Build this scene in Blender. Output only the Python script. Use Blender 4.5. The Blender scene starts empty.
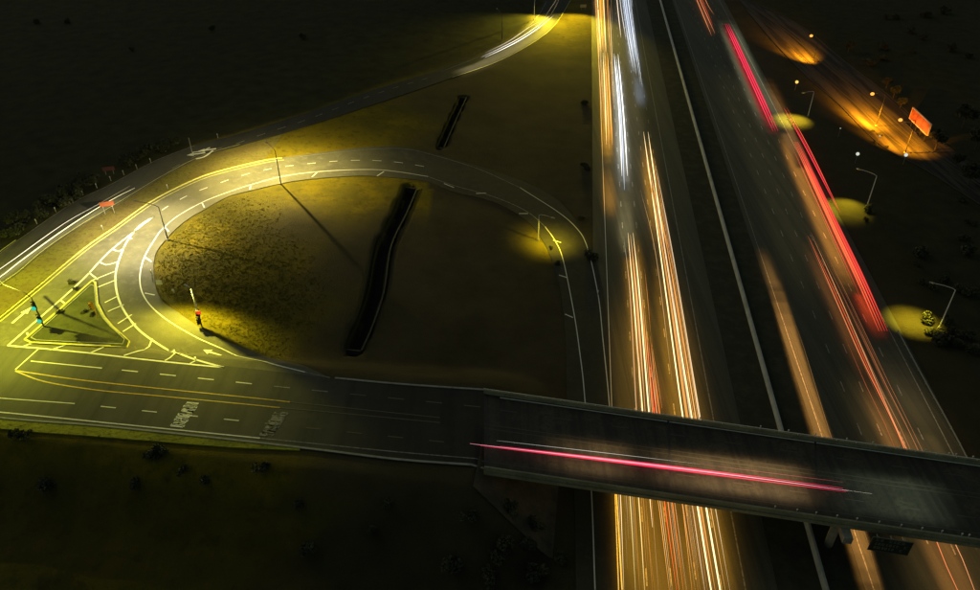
import bpy, bmesh, math, random
import numpy as np
from mathutils import Vector, Matrix
S = bpy.context.scene
COL = S.collection
rnd = random.Random(11)

# ------------------------------------------------------------------ camera
CAMH = 100.0
F = 762.0                       # focal length in photograph pixels (980 wide)
TH = math.atan(545.0 / F)       # downward pitch
cam_d = bpy.data.cameras.new('camera'); cam = bpy.data.objects.new('camera', cam_d); COL.objects.link(cam)
cam.location = (0, 0, CAMH); cam.rotation_euler = (math.pi / 2 - TH, 0, 0)
cam_d.sensor_width = 36; cam_d.lens = 36 * F / 980; cam_d.clip_end = 6000; cam_d.clip_start = 0.5
S.camera = cam
# ------------------------------------------------------------------ night sky, moon, exposure
w = bpy.data.worlds.new('World'); S.world = w; w.use_nodes = True
nt = w.node_tree; nt.nodes.clear()
sk = nt.nodes.new('ShaderNodeTexSky'); sk.sky_type = 'NISHITA'; sk.sun_disc = False
sk.sun_elevation = math.radians(35); sk.sun_rotation = math.radians(-50)
mx = nt.nodes.new('ShaderNodeMix'); mx.data_type = 'RGBA'; mx.blend_type = 'MULTIPLY'; mx.inputs[0].default_value = 1
mx.inputs[7].default_value = (1.0, 0.95, 0.62, 1)       # town glow tints the night sky
bg = nt.nodes.new('ShaderNodeBackground'); bg.inputs[1].default_value = 0.038
wo = nt.nodes.new('ShaderNodeOutputWorld')
nt.links.new(sk.outputs[0], mx.inputs[6]); nt.links.new(mx.outputs[2], bg.inputs[0]); nt.links.new(bg.outputs[0], wo.inputs[0])
sl = bpy.data.lights.new('moon', 'SUN'); sl.energy = 0.05; sl.angle = math.radians(0.5); sl.color = (1, .93, .75)
so = bpy.data.objects.new('moon', sl); COL.objects.link(so)
so.rotation_euler = (math.radians(55), 0, math.radians(-130)) # light from upper left
S.view_settings.view_transform = 'Standard'; S.view_settings.look = 'None'
S.view_settings.exposure = 0; S.view_settings.gamma = 1; S.view_settings.use_curve_mapping = False
S.cycles.use_denoising = True
S.cycles.max_bounces = 4; S.cycles.sample_clamp_indirect = 3

# ------------------------------------------------------------------ projection helpers
CT, ST = math.cos(TH), math.sin(TH)
def ray(px, py):
    a = (px - 490) / F; b = -(py - 295) / F
    return (a, CT + b * ST, -ST + b * CT)
def PZ(px, py, z=0.0):
    d = ray(px, py); t = (CAMH - z) / -d[2]
    return (d[0] * t, d[1] * t)
def proj(x, y, z):
    dz = z - CAMH
    fw = y * CT - dz * ST; up = y * ST + dz * CT
    return 490 + F * x / fw, 295 - F * up / fw
ALPHA = math.atan(100 * CT / F)
CA, SA = math.cos(ALPHA), math.sin(ALPHA)
RU = CAMH / CT * CA             # r -> u
def _uof(r): x, y = PZ(590+r*550, 300, 0); return x*CA-y*SA
_U0 = _uof(0); _U1 = (_uof(.3)-_U0)/.3
def U(r): return _U0+_U1*r           # picture slope of a motorway line -> its offset across the motorway
def HW(u, v): return (u * CA + v * SA, -u * SA + v * CA)
# arterial axis
LV = 8.0
A0 = np.array(PZ(0, 382, LV)); A1 = np.array(PZ(484, 431, LV))
AD = (A1 - A0) / np.linalg.norm(A1 - A0); AN = np.array([-AD[1], AD[0]])
AEND = float((A1 - A0) @ AD)
AHW = 11.8
DITCH = [[(411,187),(400,212),(384,245),(376,290),(364,325),(353,349)], [(463,97),(452,120),(440,147)]]
def sstep(t):
    t = np.clip(t, 0, 1); return t * t * (3 - 2 * t)
def h0(x, y):
    x = np.asarray(x, float); y = np.asarray(y, float)
    u = x * CA - y * SA
    s = (x - A0[0]) * AD[0] + (y - A0[1]) * AD[1]
    t = (x - A0[0]) * AN[0] + (y - A0[1]) * AN[1]
    nf = 0.12 + 0.88 * sstep((t + AHW + 2) / 6.0)
    zg = LV * sstep((3.0 - u) / 90.0) * nf
    dx = np.maximum(0, s - AEND); dt = np.maximum(0, np.abs(t) - AHW)
    za = LV - np.hypot(dx, dt) / 1.6
    z = np.maximum(zg, za)
    # far left / right fall away gently, right side little mounds
    return np.maximum(z, 0.0)
DW = None
def h(x, y):
    z = h0(x, y)
    if DW is not None:
        x = np.asarray(x, float); y = np.asarray(y, float)
        for pts, hw in DW:
            d = np.full(np.shape(z), 1e9)
            for (a, b) in zip(pts[:-1], pts[1:]):
                vx, vy = b[0]-a[0], b[1]-a[1]; L2 = vx*vx+vy*vy
                t = np.clip(((x-a[0])*vx+(y-a[1])*vy)/L2, 0, 1)
                d = np.minimum(d, np.hypot(x-a[0]-t*vx, y-a[1]-t*vy))
            z = z - 2.6 * (1 - sstep((d - hw * 0.6) / (hw * 0.5)))
    return z
def P(px, py, dz=0.0):
    z = 0.0
    for _ in range(40):
        x, y = PZ(px, py, z + dz); zn = float(h0(x, y))
        if abs(zn - z) < 1e-4: break
        z += 0.6 * (zn - z)
    return (x, y, z + dz)
DW = [([P(*p)[:2] for p in DITCH[0]], 1.6), ([P(*p)[:2] for p in DITCH[1]], 1.1)]

_a = PZ(800,50); _b = PZ(930,155); FRA = math.atan2(_b[0]-_a[0], _b[1]-_a[1])
# ------------------------------------------------------------------ materials
def mat(name, col, rough=0.8, metal=0.0, emit=None, es=0.0, noise=None, bump=0.0, spec=None):
    m = bpy.data.materials.new(name); m.use_nodes = True
    n = m.node_tree; b = n.nodes['Principled BSDF']
    b.inputs['Base Color'].default_value = (*col, 1); b.inputs['Roughness'].default_value = rough
    b.inputs['Metallic'].default_value = metal
    if spec is not None: b.inputs['Specular IOR Level'].default_value = spec
    if emit: b.inputs['Emission Color'].default_value = (*emit, 1); b.inputs['Emission Strength'].default_value = es
    if noise:
        tc = n.nodes.new('ShaderNodeTexCoord')
        prev = None
        for k, (sc, c2, lo, hi) in enumerate(noise):
            mp = n.nodes.new('ShaderNodeMapping'); mp.inputs['Scale'].default_value = sc if isinstance(sc, tuple) else (sc, sc, sc)
            if isinstance(sc, tuple): mp.inputs['Rotation'].default_value = (0, 0, FRA if 'frontage' in name else (math.pi/2-math.atan2(AD[1],AD[0])+.0 if 'deck' in name else ALPHA))
            nz = n.nodes.new('ShaderNodeTexNoise'); nz.inputs['Scale'].default_value = 1; nz.inputs['Detail'].default_value = 6
            nz.inputs['Roughness'].default_value = .65
            rp = n.nodes.new('ShaderNodeMapRange'); rp.inputs[1].default_value = lo; rp.inputs[2].default_value = hi
            mi = n.nodes.new('ShaderNodeMix'); mi.data_type = 'RGBA'
            n.links.new(tc.outputs['Object'], mp.inputs[0]); n.links.new(mp.outputs[0], nz.inputs['Vector'])
            n.links.new(nz.outputs[0], rp.inputs[0]); n.links.new(rp.outputs[0], mi.inputs[0])
            if prev is None: mi.inputs[6].default_value = (*col, 1)
            else: n.links.new(prev, mi.inputs[6])
            mi.inputs[7].default_value = (*c2, 1); prev = mi.outputs[2]
            last = nz
        n.links.new(prev, b.inputs['Base Color'])
        if bump:
            bn = n.nodes.new('ShaderNodeBump'); bn.inputs['Strength'].default_value = bump; bn.inputs['Distance'].default_value = .4
            n.links.new(last.outputs[0], bn.inputs['Height']); n.links.new(bn.outputs[0], b.inputs['Normal'])
    return m
M = {}
M['ground'] = mat('dry_grass_ground', (.19,.148,.006), .95, noise=[(.022,(.105,.088,.012),.40,.62),(.11,(.25,.18,.004),.48,.68),(.5,(.085,.07,.010),.52,.72),(2.2,(.13,.10,.006),.52,.70),(6.0,(.18,.14,.015),.52,.75)], bump=.9, spec=.1)
M['asphalt'] = mat('asphalt', (.085,.080,.052), .75, noise=[((.35,.012,1),(.055,.052,.036),.45,.65),(.18,(.11,.10,.065),.5,.75),(9,(.05,.048,.042),.5,.75)], bump=.12, spec=.25)
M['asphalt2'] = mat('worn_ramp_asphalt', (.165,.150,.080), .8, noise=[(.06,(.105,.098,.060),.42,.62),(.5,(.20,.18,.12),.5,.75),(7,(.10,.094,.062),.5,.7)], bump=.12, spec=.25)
M['hwy'] = mat('motorway_asphalt', (.078,.075,.046), .7, noise=[((.55,.01,1),(.05,.049,.032),.42,.62),((1.8,.02,1),(.11,.105,.065),.55,.75),(8,(.045,.043,.038),.5,.7)], bump=.12, spec=.3)
M['median'] = mat('dark_median_soil', (.045,.044,.028), .95, noise=[(.3,(.07,.066,.04),.45,.7)], bump=.4, spec=.1)
M['verge'] = mat('verge_grass', (.34,.33,.035), .95, noise=[(.15,(.22,.22,.03),.42,.62),(1.5,(.09,.085,.02),.5,.72)], bump=.5, spec=.1)
M['island'] = mat('island_turf', (.085,.088,.035), .95, noise=[(.25,(.05,.055,.02),.42,.62),(2,(.10,.10,.05),.5,.72)], bump=.4, spec=.1)
M['white'] = mat('white_road_paint', (.80,.79,.66), .6, noise=[(1.6,(.5,.48,.38),.54,.76),(8,(.5,.48,.38),.6,.75)])
M['faded'] = mat('faded_dim_paint', (.26,.25,.21), .6, noise=[(1.6,(.10,.10,.08),.45,.62)])  # also for lines beyond the lamps, their dimness put into the paint
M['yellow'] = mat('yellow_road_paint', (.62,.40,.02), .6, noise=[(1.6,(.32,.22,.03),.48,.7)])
M['edge'] = mat('kerb_painted_yellow', (.55,.50,.12), .7, noise=[(1.2,(.32,.30,.1),.48,.7)])
M['kerb'] = mat('kerb_concrete', (.34,.33,.27), .8, noise=[(1,(.22,.21,.17),.45,.7)])
M['conc'] = mat('concrete', (.30,.29,.23), .85, noise=[(.4,(.2,.19,.15),.42,.65),(3,(.17,.16,.13),.5,.75)], bump=.15)
M['barrier'] = mat('barrier_concrete', (.42,.43,.40), .85, noise=[(.3,(.28,.29,.27),.45,.65)])
M['lip'] = mat('dark_lip_concrete', (.05,.047,.028), .9, noise=[(.3,(.02,.02,.012),.4,.65)])
M['galv'] = mat('galvanised_steel', (.42,.42,.38), .45, .6)
M['polew'] = mat('pale_pole_paint', (.75,.73,.62), .5)
M['dark'] = mat('dark_steel', (.03,.03,.028), .5, .3)
M['black'] = mat('signal_black', (.015,.015,.015), .5)
M['sigyellow'] = mat('signal_yellow', (.75,.42,.02), .5)
M['red'] = mat('sign_red', (.33,.08,.03), .6)
M['redb'] = mat('billboard_face', (.50,.13,.035), .6, noise=[(.35,(.32,.05,.015),.45,.6)])
M['white_board'] = mat('sign_white', (.7,.68,.6), .5)
M['green_sign'] = mat('sign_dark_green', (.012,.025,.014), .5)
M['sign_legend'] = mat('sign_legend_worn', (.16,.17,.13), .5)
M['leaf'] = mat('leaf', (.050,.054,.020), .85, noise=[(1.2,(.030,.034,.013),.45,.6)])
M['bark'] = mat('bark', (.07,.055,.035), .9)
M['tuft'] = mat('dry_tuft', (.20,.155,.006), .95, noise=[(.8,(.13,.10,.006),.4,.65)], spec=.1)
M['ditch_floor'] = mat('ditch_shade_deep', (.014,.014,.008), .7, spec=.05)
M['ditch'] = mat('ditch_shade', (.035,.034,.015), .95, spec=.05)  # shade of the ditch put into the colour of banks and floor
def emat(name, c, s):
    k = ('e', name)
    if k not in M: M[k] = mat(name, (.02,.02,.02), .6, emit=c, es=s)
    return M[k]

# ------------------------------------------------------------------ object helpers
def link(name, me, parent=None):
    o = bpy.data.objects.new(name, me); COL.objects.link(o)
    if parent: o.parent = parent
    return o
def tag(o, label, cat, group=None, kind=None):
    if label: o['label'] = label
    if cat: o['category'] = cat
    if group: o['group'] = group
    if kind: o['kind'] = kind
    return o
def struct(o): o['kind'] = 'structure'; return o
def thing(name, loc, label, cat, group=None, rz=0):
    o = bpy.data.objects.new(name, None); COL.objects.link(o); o.location = loc; o.rotation_euler = (0, 0, rz)
    o.empty_display_size = .5
    return tag(o, label, cat, group)
class MB:
    def __init__(s): s.v = []; s.f = []; s.m = []
    def add(s, vs, fs, mi=0):
        n = len(s.v); s.v += [tuple(v) for v in vs]; s.f += [tuple(i + n for i in f) for f in fs]; s.m += [mi] * len(fs)
    def box(s, c, d, rz=0, mi=0, tilt=None):
        hx, hy, hz = d[0]/2, d[1]/2, d[2]/2
        R = Matrix.Rotation(rz, 3, 'Z')
        if tilt is not None: R = R @ Matrix.Rotation(tilt[1], 3, tilt[0])
        vs = [Vector(c) + R @ Vector((sx*hx, sy*hy, sz*hz)) for sz in (-1,1) for sx, sy in ((-1,-1),(1,-1),(1,1),(-1,1))]
        s.add(vs, [(3,2,1,0),(4,5,6,7),(0,1,5,4),(1,2,6,5),(2,3,7,6),(3,0,4,7)], mi)
    def tube(s, pts, r, seg=8, mi=0, caps=True):
        pts = [Vector(p) for p in pts]; rs = r if isinstance(r, (list, tuple)) else [r] * len(pts)
        vs = []
        for i, p in enumerate(pts):
            a = pts[max(0, i-1)]; b = pts[min(len(pts)-1, i+1)]; t = (b - a).normalized()
            up = Vector((0,0,1)) if abs(t.z) < .9 else Vector((1,0,0))
            x = t.cross(up).normalized(); y = x.cross(t)
            for k in range(seg):
                q = 2*math.pi*k/seg; vs.append(p + x*math.cos(q)*rs[i] + y*math.sin(q)*rs[i])
        fs = []
        for i in range(len(pts)-1):
            for k in range(seg):
                a = i*seg+k; b = i*seg+(k+1)%seg; fs.append((a, b, b+seg, a+seg))
        if caps: fs.append(tuple(range(seg))[::-1]); fs.append(tuple(range((len(pts)-1)*seg, len(pts)*seg)))
        s.add(vs, fs, mi)
    def build(s, name, mats, parent=None, smooth=False):
        me = bpy.data.meshes.new(name); me.from_pydata(s.v, [], s.f)
        for m_ in (mats if isinstance(mats, (list, tuple)) else [mats]): me.materials.append(m_)
        for i, p in enumerate(me.polygons): p.material_index = s.m[i]; p.use_smooth = smooth
        me.update(); return link(name, me, parent)
def resample(pts, step):
    """Catmull-Rom through 2-D/3-D points, evenly resampled"""
    p = [np.array(q, float) for q in pts]
    if len(p) == 2:
        dense = [p[0] + (p[1]-p[0])*t for t in np.linspace(0, 1, 40)]
    else:
        e = [2*p[0]-p[1]] + p + [2*p[-1]-p[-2]]; dense = []
        for i in range(1, len(e)-2):
            for t in np.linspace(0, 1, 16, endpoint=False):
                a, b, c, d = e[i-1], e[i], e[i+1], e[i+2]
                dense.append(.5*((2*b)+(-a+c)*t+(2*a-5*b+4*c-d)*t*t+(-a+3*b-3*c+d)*t**3))
        dense.append(p[-1])
    dense = np.array(dense); L = np.concatenate([[0], np.cumsum(np.linalg.norm(np.diff(dense, axis=0), axis=1))])
    n = max(2, int(round(L[-1]/step))+1); q = np.linspace(0, L[-1], n)
    return np.stack([np.interp(q, L, dense[:, k]) for k in range(dense.shape[1])], 1), L[-1]
def pxs(pl, dz=0.0): return [P(a, b, dz)[:2] for a, b in pl]
def ribbon(mb, pts, wd, dz, mi=0, step=1.2):
    q, _ = resample(pts, step)
    t = np.gradient(q, axis=0); t /= np.linalg.norm(t, axis=1)[:, None]
    nrm = np.stack([-t[:,1], t[:,0]], 1)
    a = q + nrm*wd/2; b = q - nrm*wd/2
    za = h0(a[:,0], a[:,1]) + dz; zb = h0(b[:,0], b[:,1]) + dz
    vs = []
    for i in range(len(q)): vs += [(a[i,0], a[i,1], za[i]), (b[i,0], b[i,1], zb[i])]
    mb.add(vs, [(2*i, 2*i+1, 2*i+3, 2*i+2) for i in range(len(q)-1)], mi)
def dashes(mb, pts, wd, dz, on, cyc, ph=0.0, mi=0):
    q, L = resample(pts, .25); s = ph
    while s + on < L:
        i0 = int(s/L*(len(q)-1)); i1 = int((s+on)/L*(len(q)-1))
        seg = q[i0:i1+1]
        if len(seg) > 2: ribbon(mb, [seg[0], seg[len(seg)//2], seg[-1]], wd, dz, mi, .8)
        s += cyc
def strip(stations, dz, m, name, across=14, step=1.5, flat=None, parent=None, skirt=.5, unlit=None):
    Lp = [P(a, b)[:2] if flat is None else PZ(a, b, flat) for a, b, c, d in stations]
    Rp = [P(c, d)[:2] if flat is None else PZ(c, d, flat) for a, b, c, d in stations]
    comb = [tuple(l) + tuple(r) for l, r in zip(Lp, Rp)]
    q, _ = resample(comb, step*1.5)
    mb = MB(); vs = []; n = len(q); k1 = across + 1
    for row in q:
        for k in range(k1):
            f = k/across; x = row[0]*(1-f)+row[2]*f; y = row[1]*(1-f)+row[3]*f
            vs.append((x, y, float(h0(x, y))+dz if flat is None else flat+dz))
    fs = [(i*k1+k, i*k1+k+1, (i+1)*k1+k+1, (i+1)*k1+k) for i in range(n-1) for k in range(across)]
    # skirts so that the sheet has a real edge
    for i in range(n):
        for k in (0, across): x, y, z = vs[i*k1+k]; vs.append((x, y, z-skirt))
    base = n*k1
    for i in range(n-1):
        fs.append((i*k1, (i+1)*k1, base+2*(i+1), base+2*i)); fs.append((i*k1+across, base+2*i+1, base+2*(i+1)+1, (i+1)*k1+across))
    mb.add(vs, fs); o_ = mb.build(name, m, parent)
    if unlit:
        ar = np.array(vs); pxx, _ = _pix(ar[:,0], ar[:,1], ar[:,2]); fr = sstep((pxx-unlit[0])/(unlit[1]-unlit[0]))
        o_.data.attributes.new('unlit', 'FLOAT', 'POINT').data.foreach_set('value', fr.astype(np.float32))
    return o_
def _pix(x, y, z):
    dz = z-CAMH; fw = y*CT-dz*ST; fw = np.where(fw < 1, 1, fw); up = y*ST+dz*CT
    return 490+F*x/fw, 295-F*up/fw
def darken_unlit(m, k):      # road colour darkened where the lamp light runs out
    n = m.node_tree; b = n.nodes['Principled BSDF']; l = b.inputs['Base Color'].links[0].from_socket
    a = n.nodes.new('ShaderNodeAttribute'); a.attribute_name = 'unlit'; v = n.nodes.new('ShaderNodeVectorMath'); v.operation = 'SCALE'; v.inputs[3].default_value = k
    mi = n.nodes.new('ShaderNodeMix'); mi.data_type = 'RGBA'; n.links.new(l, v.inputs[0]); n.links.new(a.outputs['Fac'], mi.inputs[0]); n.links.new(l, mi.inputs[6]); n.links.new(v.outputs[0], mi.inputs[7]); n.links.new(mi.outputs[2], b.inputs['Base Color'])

# ------------------------------------------------------------------ ground
def axis(lo, hi, st, far):
    c = list(np.arange(lo, hi+.01, st)); g = st; a = hi
    while a < far: g *= 1.35; a += g; c.append(a)
    g = st; a = lo
    while a > -far: g *= 1.35; a -= g; c.insert(0, a)
    return np.array(c)
gx = axis(-215, 12, 1.25, 3200); gy = axis(48, 330, 1.25, 3600)
X, Y = np.meshgrid(gx, gy); Z = h(X, Y)
rs = np.random.RandomState(4)
nx, ny = len(gx), len(gy)
gme = bpy.data.meshes.new('ground')
vv = np.stack([X.ravel(), Y.ravel(), (Z-0.10).ravel()], 1)
idx = np.arange(nx*ny).reshape(ny, nx)
ff = np.stack([idx[:-1,:-1].ravel(), idx[:-1,1:].ravel(), idx[1:,1:].ravel(), idx[1:,:-1].ravel()], 1)
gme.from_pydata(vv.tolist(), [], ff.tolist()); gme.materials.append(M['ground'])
def _pix(x, y, z):
    dz = z-CAMH; fw = y*CT-dz*ST; fw = np.where(fw < 1, 1, fw); up = y*ST+dz*CT
    return 490+F*x/fw, 295-F*up/fw
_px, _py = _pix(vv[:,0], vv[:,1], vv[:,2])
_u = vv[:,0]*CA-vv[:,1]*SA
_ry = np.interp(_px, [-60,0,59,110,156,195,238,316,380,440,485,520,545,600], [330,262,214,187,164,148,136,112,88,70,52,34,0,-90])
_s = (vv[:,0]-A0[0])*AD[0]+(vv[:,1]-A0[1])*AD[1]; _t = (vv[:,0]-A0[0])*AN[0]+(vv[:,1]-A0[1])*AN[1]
outer_land = np.maximum.reduce([sstep((_ry-_py+2)/8), sstep((-_t-AHW-1)/5)*.62, sstep((_u-74)/14)*.85, (vv[:,1] < 40)*1.0])  # outer ground blended to a darker colour
at = gme.attributes.new('outer_land', 'FLOAT', 'POINT'); at.data.foreach_set('value', outer_land.astype(np.float32))
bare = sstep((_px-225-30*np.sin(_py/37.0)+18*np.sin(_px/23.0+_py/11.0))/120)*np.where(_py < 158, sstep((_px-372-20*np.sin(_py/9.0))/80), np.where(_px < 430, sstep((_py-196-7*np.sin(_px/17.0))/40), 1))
bare = np.clip(bare - sstep(1-np.hypot((_px-545)/52, (_py-245)/34))*.9 - sstep(1-np.hypot((_px-560)/70, (_py-25)/48))*1.2, 0, 1)  # lamp pools left yellow in the brown: their light put into colour
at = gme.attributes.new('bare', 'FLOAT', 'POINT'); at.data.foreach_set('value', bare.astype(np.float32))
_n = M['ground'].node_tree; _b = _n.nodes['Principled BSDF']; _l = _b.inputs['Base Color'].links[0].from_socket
_a = _n.nodes.new('ShaderNodeAttribute'); _a.attribute_name = 'outer_land'
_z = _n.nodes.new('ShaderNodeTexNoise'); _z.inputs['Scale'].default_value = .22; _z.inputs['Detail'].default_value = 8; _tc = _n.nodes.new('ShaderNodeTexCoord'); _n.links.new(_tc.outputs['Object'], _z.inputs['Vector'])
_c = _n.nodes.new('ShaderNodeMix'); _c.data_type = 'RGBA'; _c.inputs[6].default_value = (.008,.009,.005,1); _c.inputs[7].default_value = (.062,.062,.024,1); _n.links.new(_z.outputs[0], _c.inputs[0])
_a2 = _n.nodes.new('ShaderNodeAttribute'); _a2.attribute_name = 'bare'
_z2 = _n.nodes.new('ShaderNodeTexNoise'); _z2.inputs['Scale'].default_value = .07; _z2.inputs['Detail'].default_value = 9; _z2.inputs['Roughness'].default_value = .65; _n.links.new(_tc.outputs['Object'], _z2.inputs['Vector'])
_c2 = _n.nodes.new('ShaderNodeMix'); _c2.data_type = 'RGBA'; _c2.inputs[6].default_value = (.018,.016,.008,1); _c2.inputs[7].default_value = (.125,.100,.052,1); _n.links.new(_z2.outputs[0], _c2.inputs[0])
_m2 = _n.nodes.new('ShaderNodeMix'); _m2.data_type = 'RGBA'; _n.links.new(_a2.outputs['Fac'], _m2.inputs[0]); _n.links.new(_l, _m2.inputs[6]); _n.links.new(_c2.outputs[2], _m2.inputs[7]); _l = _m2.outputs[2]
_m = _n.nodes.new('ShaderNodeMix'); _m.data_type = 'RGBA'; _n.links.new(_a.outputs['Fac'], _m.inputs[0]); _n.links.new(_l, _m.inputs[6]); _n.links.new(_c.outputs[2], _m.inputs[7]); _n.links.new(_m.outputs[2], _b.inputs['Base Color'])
gme.polygons.foreach_set('use_smooth', [True]*len(gme.polygons))
struct(link('ground', gme))

# ------------------------------------------------------------------ motorway (straight, in its own u/v frame)
def hstrip(u0, u1, v0, v1, z, m, name, skirt=.3):
    mb = MB(); c = [HW(u0, v0), HW(u1, v0), HW(u1, v1), HW(u0, v1)]
    vs = [(x, y, z) for x, y in c] + [(x, y, z-skirt) for x, y in c]
    mb.add(vs, [(0,1,2,3),(4,5,1,0),(5,6,2,1),(6,7,3,2),(7,4,0,3)]); return mb.build(name, m)
V0, V1 = -60, 1600
struct(hstrip(U(.006), U(.2235), V0, V1, .06, M['hwy'], 'road'))
struct(hstrip(U(.328), U(.535), V0, V1, .06, M['hwy'], 'road'))
struct(hstrip(U(.2237), U(.3278), V0, V1, .03, M['median'], 'median_ground'))
mk = MB()
def hline(r0, r1, v0, v1, wd, mi=0, mbx=None):
    (mbx or mk).add([(*HW(U(r0)-wd/2, v0), .075), (*HW(U(r0)+wd/2, v0), .075), (*HW(U(r1)+wd/2, v1), .075), (*HW(U(r1)-wd/2, v1), .075)], [(0,1,2,3)], mi)
hline(.037, .028, V0, 330, .16, 0); hline(.028, .034, 330, 900, .22, 1)
hline(.188, .180, V0, 300, .22, 1); hline(.180, .182, 300, 900, .22, 1)
hline(.515, .517, V0, 900, .2, 1); hline(.338, .338, V0, 900, .16, 1)
for r in (.068, .0975, .1275, .157, .3965, .4255, .454, .483):
    v = V0 + rnd.random()*4
    while v < 600:
        hline(r, r, v, v+3.0, .2, 1); v += 11.5
mo = mk.build('lane_markings', [M['white'], M['faded']]); struct(mo)

# median barrier: a jersey profile swept along
def sweep_profile(mb, prof, path, mi=0):
    vs = []; n = len(prof)
    for i, p in enumerate(path):
        a = np.array(path[max(0, i-1)][:2]); b = np.array(path[min(len(path)-1, i+1)][:2]); t = (b-a)/np.linalg.norm(b-a)
        nn = np.array([t[1], -t[0]])
        for (o, z) in prof: q = np.array(p[:2]) + nn*o; vs.append((q[0], q[1], p[2]+z))
    fs = [(i*n+k, i*n+(k+1)%n, (i+1)*n+(k+1)%n, (i+1)*n+k) for i in range(len(path)-1) for k in range(n)]
    fs += [tuple(range(n)), tuple(range((len(path)-1)*n, len(path)*n))[::-1]]
    mb.add(vs, fs, mi)
jersey = [(-.42,0),(-.42,.12),(-.24,.4),(-.17,1.05),(.17,1.05),(.24,.4),(.42,.12),(.42,0)]
mb = MB(); sweep_profile(mb, jersey, [(*HW(U(.2800), v), .03) for v in np.arange(V0, 900, 8)])
tag(mb.build('median_barrier', M['barrier']), 'long pale concrete barrier down the dark median of the motorway', 'barrier')

# ------------------------------------------------------------------ ramps, loop, arterial
DZ0 = .05
struct(strip([(-140,430,-140,440),(-60,366,-60,412),(0,318,0,405),(40,286,40,400),(83,250,83,395),(112,230,118,390),(139,210,139,390)], DZ0, M['asphalt2'], 'junction_pavement', across=40))
struct(strip([(118,330,118,394),(150,334,150,394),(172,340,172,394),(200,358,200,394),(232,367,232,394),(262,372,262,394)], DZ0+.01, M['asphalt2'], 'junction_pavement', across=20))
LOOP = [(235,370,330,378),(187,357,269,358),(156,343,216,337),(134.5,325.5,180,314),(119,300,160,298),(116,273,154,276),(121,246,155,256),
 (130,222,163,243),(148,204,176,229),(172,190,190,218),(191,181.6,204,210),(218,172,228,197),(250,164,258,189),(282,158,290,182),(320,153,325,178),
 (360,148,362,176),(400,147,396,178),(435,154,428,182),(468,163,454,192),(508,176,487,200),(541,190,510,210),(563,205,530,224),(582,230,545,245),
 (594,255,555,270),(603,290,562,300),(609,340,566,350),(613,400,567,400),(617,490,574,490),(622,590,576,590),(625,700,578,700)]
darken_unlit(M['asphalt2'], .32); darken_unlit(M['asphalt'], .36)
struct(strip(LOOP, DZ0+.02, M['asphalt2'], 'loop_road', across=16, unlit=(340,450)))
RAMP_UP = [(-60,300),(0,254),(22,238),(59,212.5),(81,199),(110,185.4),(156,161),(195,146),(238,134.6),(278.5,122),(316,110),(380,88),(440,70),(485,52),(517,34),(536,15),(545,0),(560,-40),(575,-80)]
RAMP_LO = [(-60,330),(0,286),(20,272),(42,253),(75,230),(115,206),(165,176),(204,156.6),(240,146),(285,133),(330,119),(400,96),(452,78),(500,61),(538,40),(556,24),(571,0),(588,-40),(600,-80)]
struct(strip([a+b for a, b in zip(RAMP_UP, RAMP_LO)], DZ0, M['asphalt'], 'slip_road', across=10, unlit=(140,260)))
ART = [(-200,326,-200,396),(0,346,0,418),(100,354,100,426),(224,366,224,439),(330,378,320,450),(400,384,400,460),(486,390.5,484,468)]
struct(strip(ART, DZ0+.045, M['asphalt'], 'arterial_road', across=14, unlit=(250,400)))
VER = [(-200,397,-200,407),(0,418.5,0,429),(100,426.5,100,437),(224,439.5,224,447),(300,448.5,300,450.5)]
struct(strip(VER, DZ0+.10, M['verge'], 'verge', across=4))
# grass reserve between slip road and loop
MEDS = [(-60,331,-60,362),(0,287,0,316),(20,273,20,300),(42,254,50,275),(75,231,83,249),(115,207,118,224.5),(165,177,153,200),(204,157.5,191,180.5),(240,147,218,171),(285,134,264,160)]
struct(strip(MEDS, DZ0+.0, mat('reserve_grass', (.135,.105,.032), .95, noise=[(.08,(.16,.14,.03),.42,.6),(1.2,(.08,.065,.02),.5,.7)], bump=.5, spec=.1), 'grass_reserve', across=10))

PZK = DZ0 + .075
lm = MB()          # painted markings: 0 white, 1 yellow, 2 faded and dimmed, 3 kerb-yellow, 4 dimmed
def L(pl, wd=.22, mi=0, dz=PZK): ribbon(lm, pxs(pl), wd, dz, mi)
hyp = [(8,346),(50,309),(83,280),(112,250),(154,217)]
L([(8,346),(50,309.5),(83,280),(112,250),(154,217)], .42)
L([(154,217),(144,223),(136,230),(125,246),(116,273),(119,300),(134.5,325.5),(156,343),(187,357),(224,368)], .42)
L([(8,346),(80,352.5),(150,360.5),(224,368)], .38)
inner = [(330,378),(305,372.5),(265.5,362),(226,351),(195,337),(164,318),(146,300),(140,281),(144,259),(156,238),(163,229),(178.6,216),(204,202),(230,192),(250,185.5),(282,177),(320,172),(371,170),(400,172.5),(428,177),(454,186),(487,195),(511,204),(530,214),(545,227),(555,241),(563,260),(574,314),(580,355),(584,390),(591,485),(595,590)]
L(inner[1:20], .26); L(inner[19:25], .20, 2); L(inner[24:], .20, 0); L(inner[:2], .2, 2)
outer = [(-60,366),(0,318.5),(40,286),(83,250),(115,227.6),(153,201),(191,181.6),(218,172),(264,161),(282,158.5)]
L([(a+2, b+2.0) for a, b in outer], .30, 3)
L([(300,157),(345,152),(400,149),(435,156),(480,170),(520,188)], .16, 2)
L([(520,188),(556,211),(576,228),(587,247),(598,295),(603,341),(609,401),(616,490),(622,590)], .2, 0)
lanep = [(160,212),(171,205),(192,194),(215.7,185),(240,176.6),(266.7,170),(292,166),(320,163),(347,161),(374,161),(400,163),(430,168)]
dashes(lm, pxs(lanep), .24, PZK, 2.4, 6.0, .8, 0)
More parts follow.
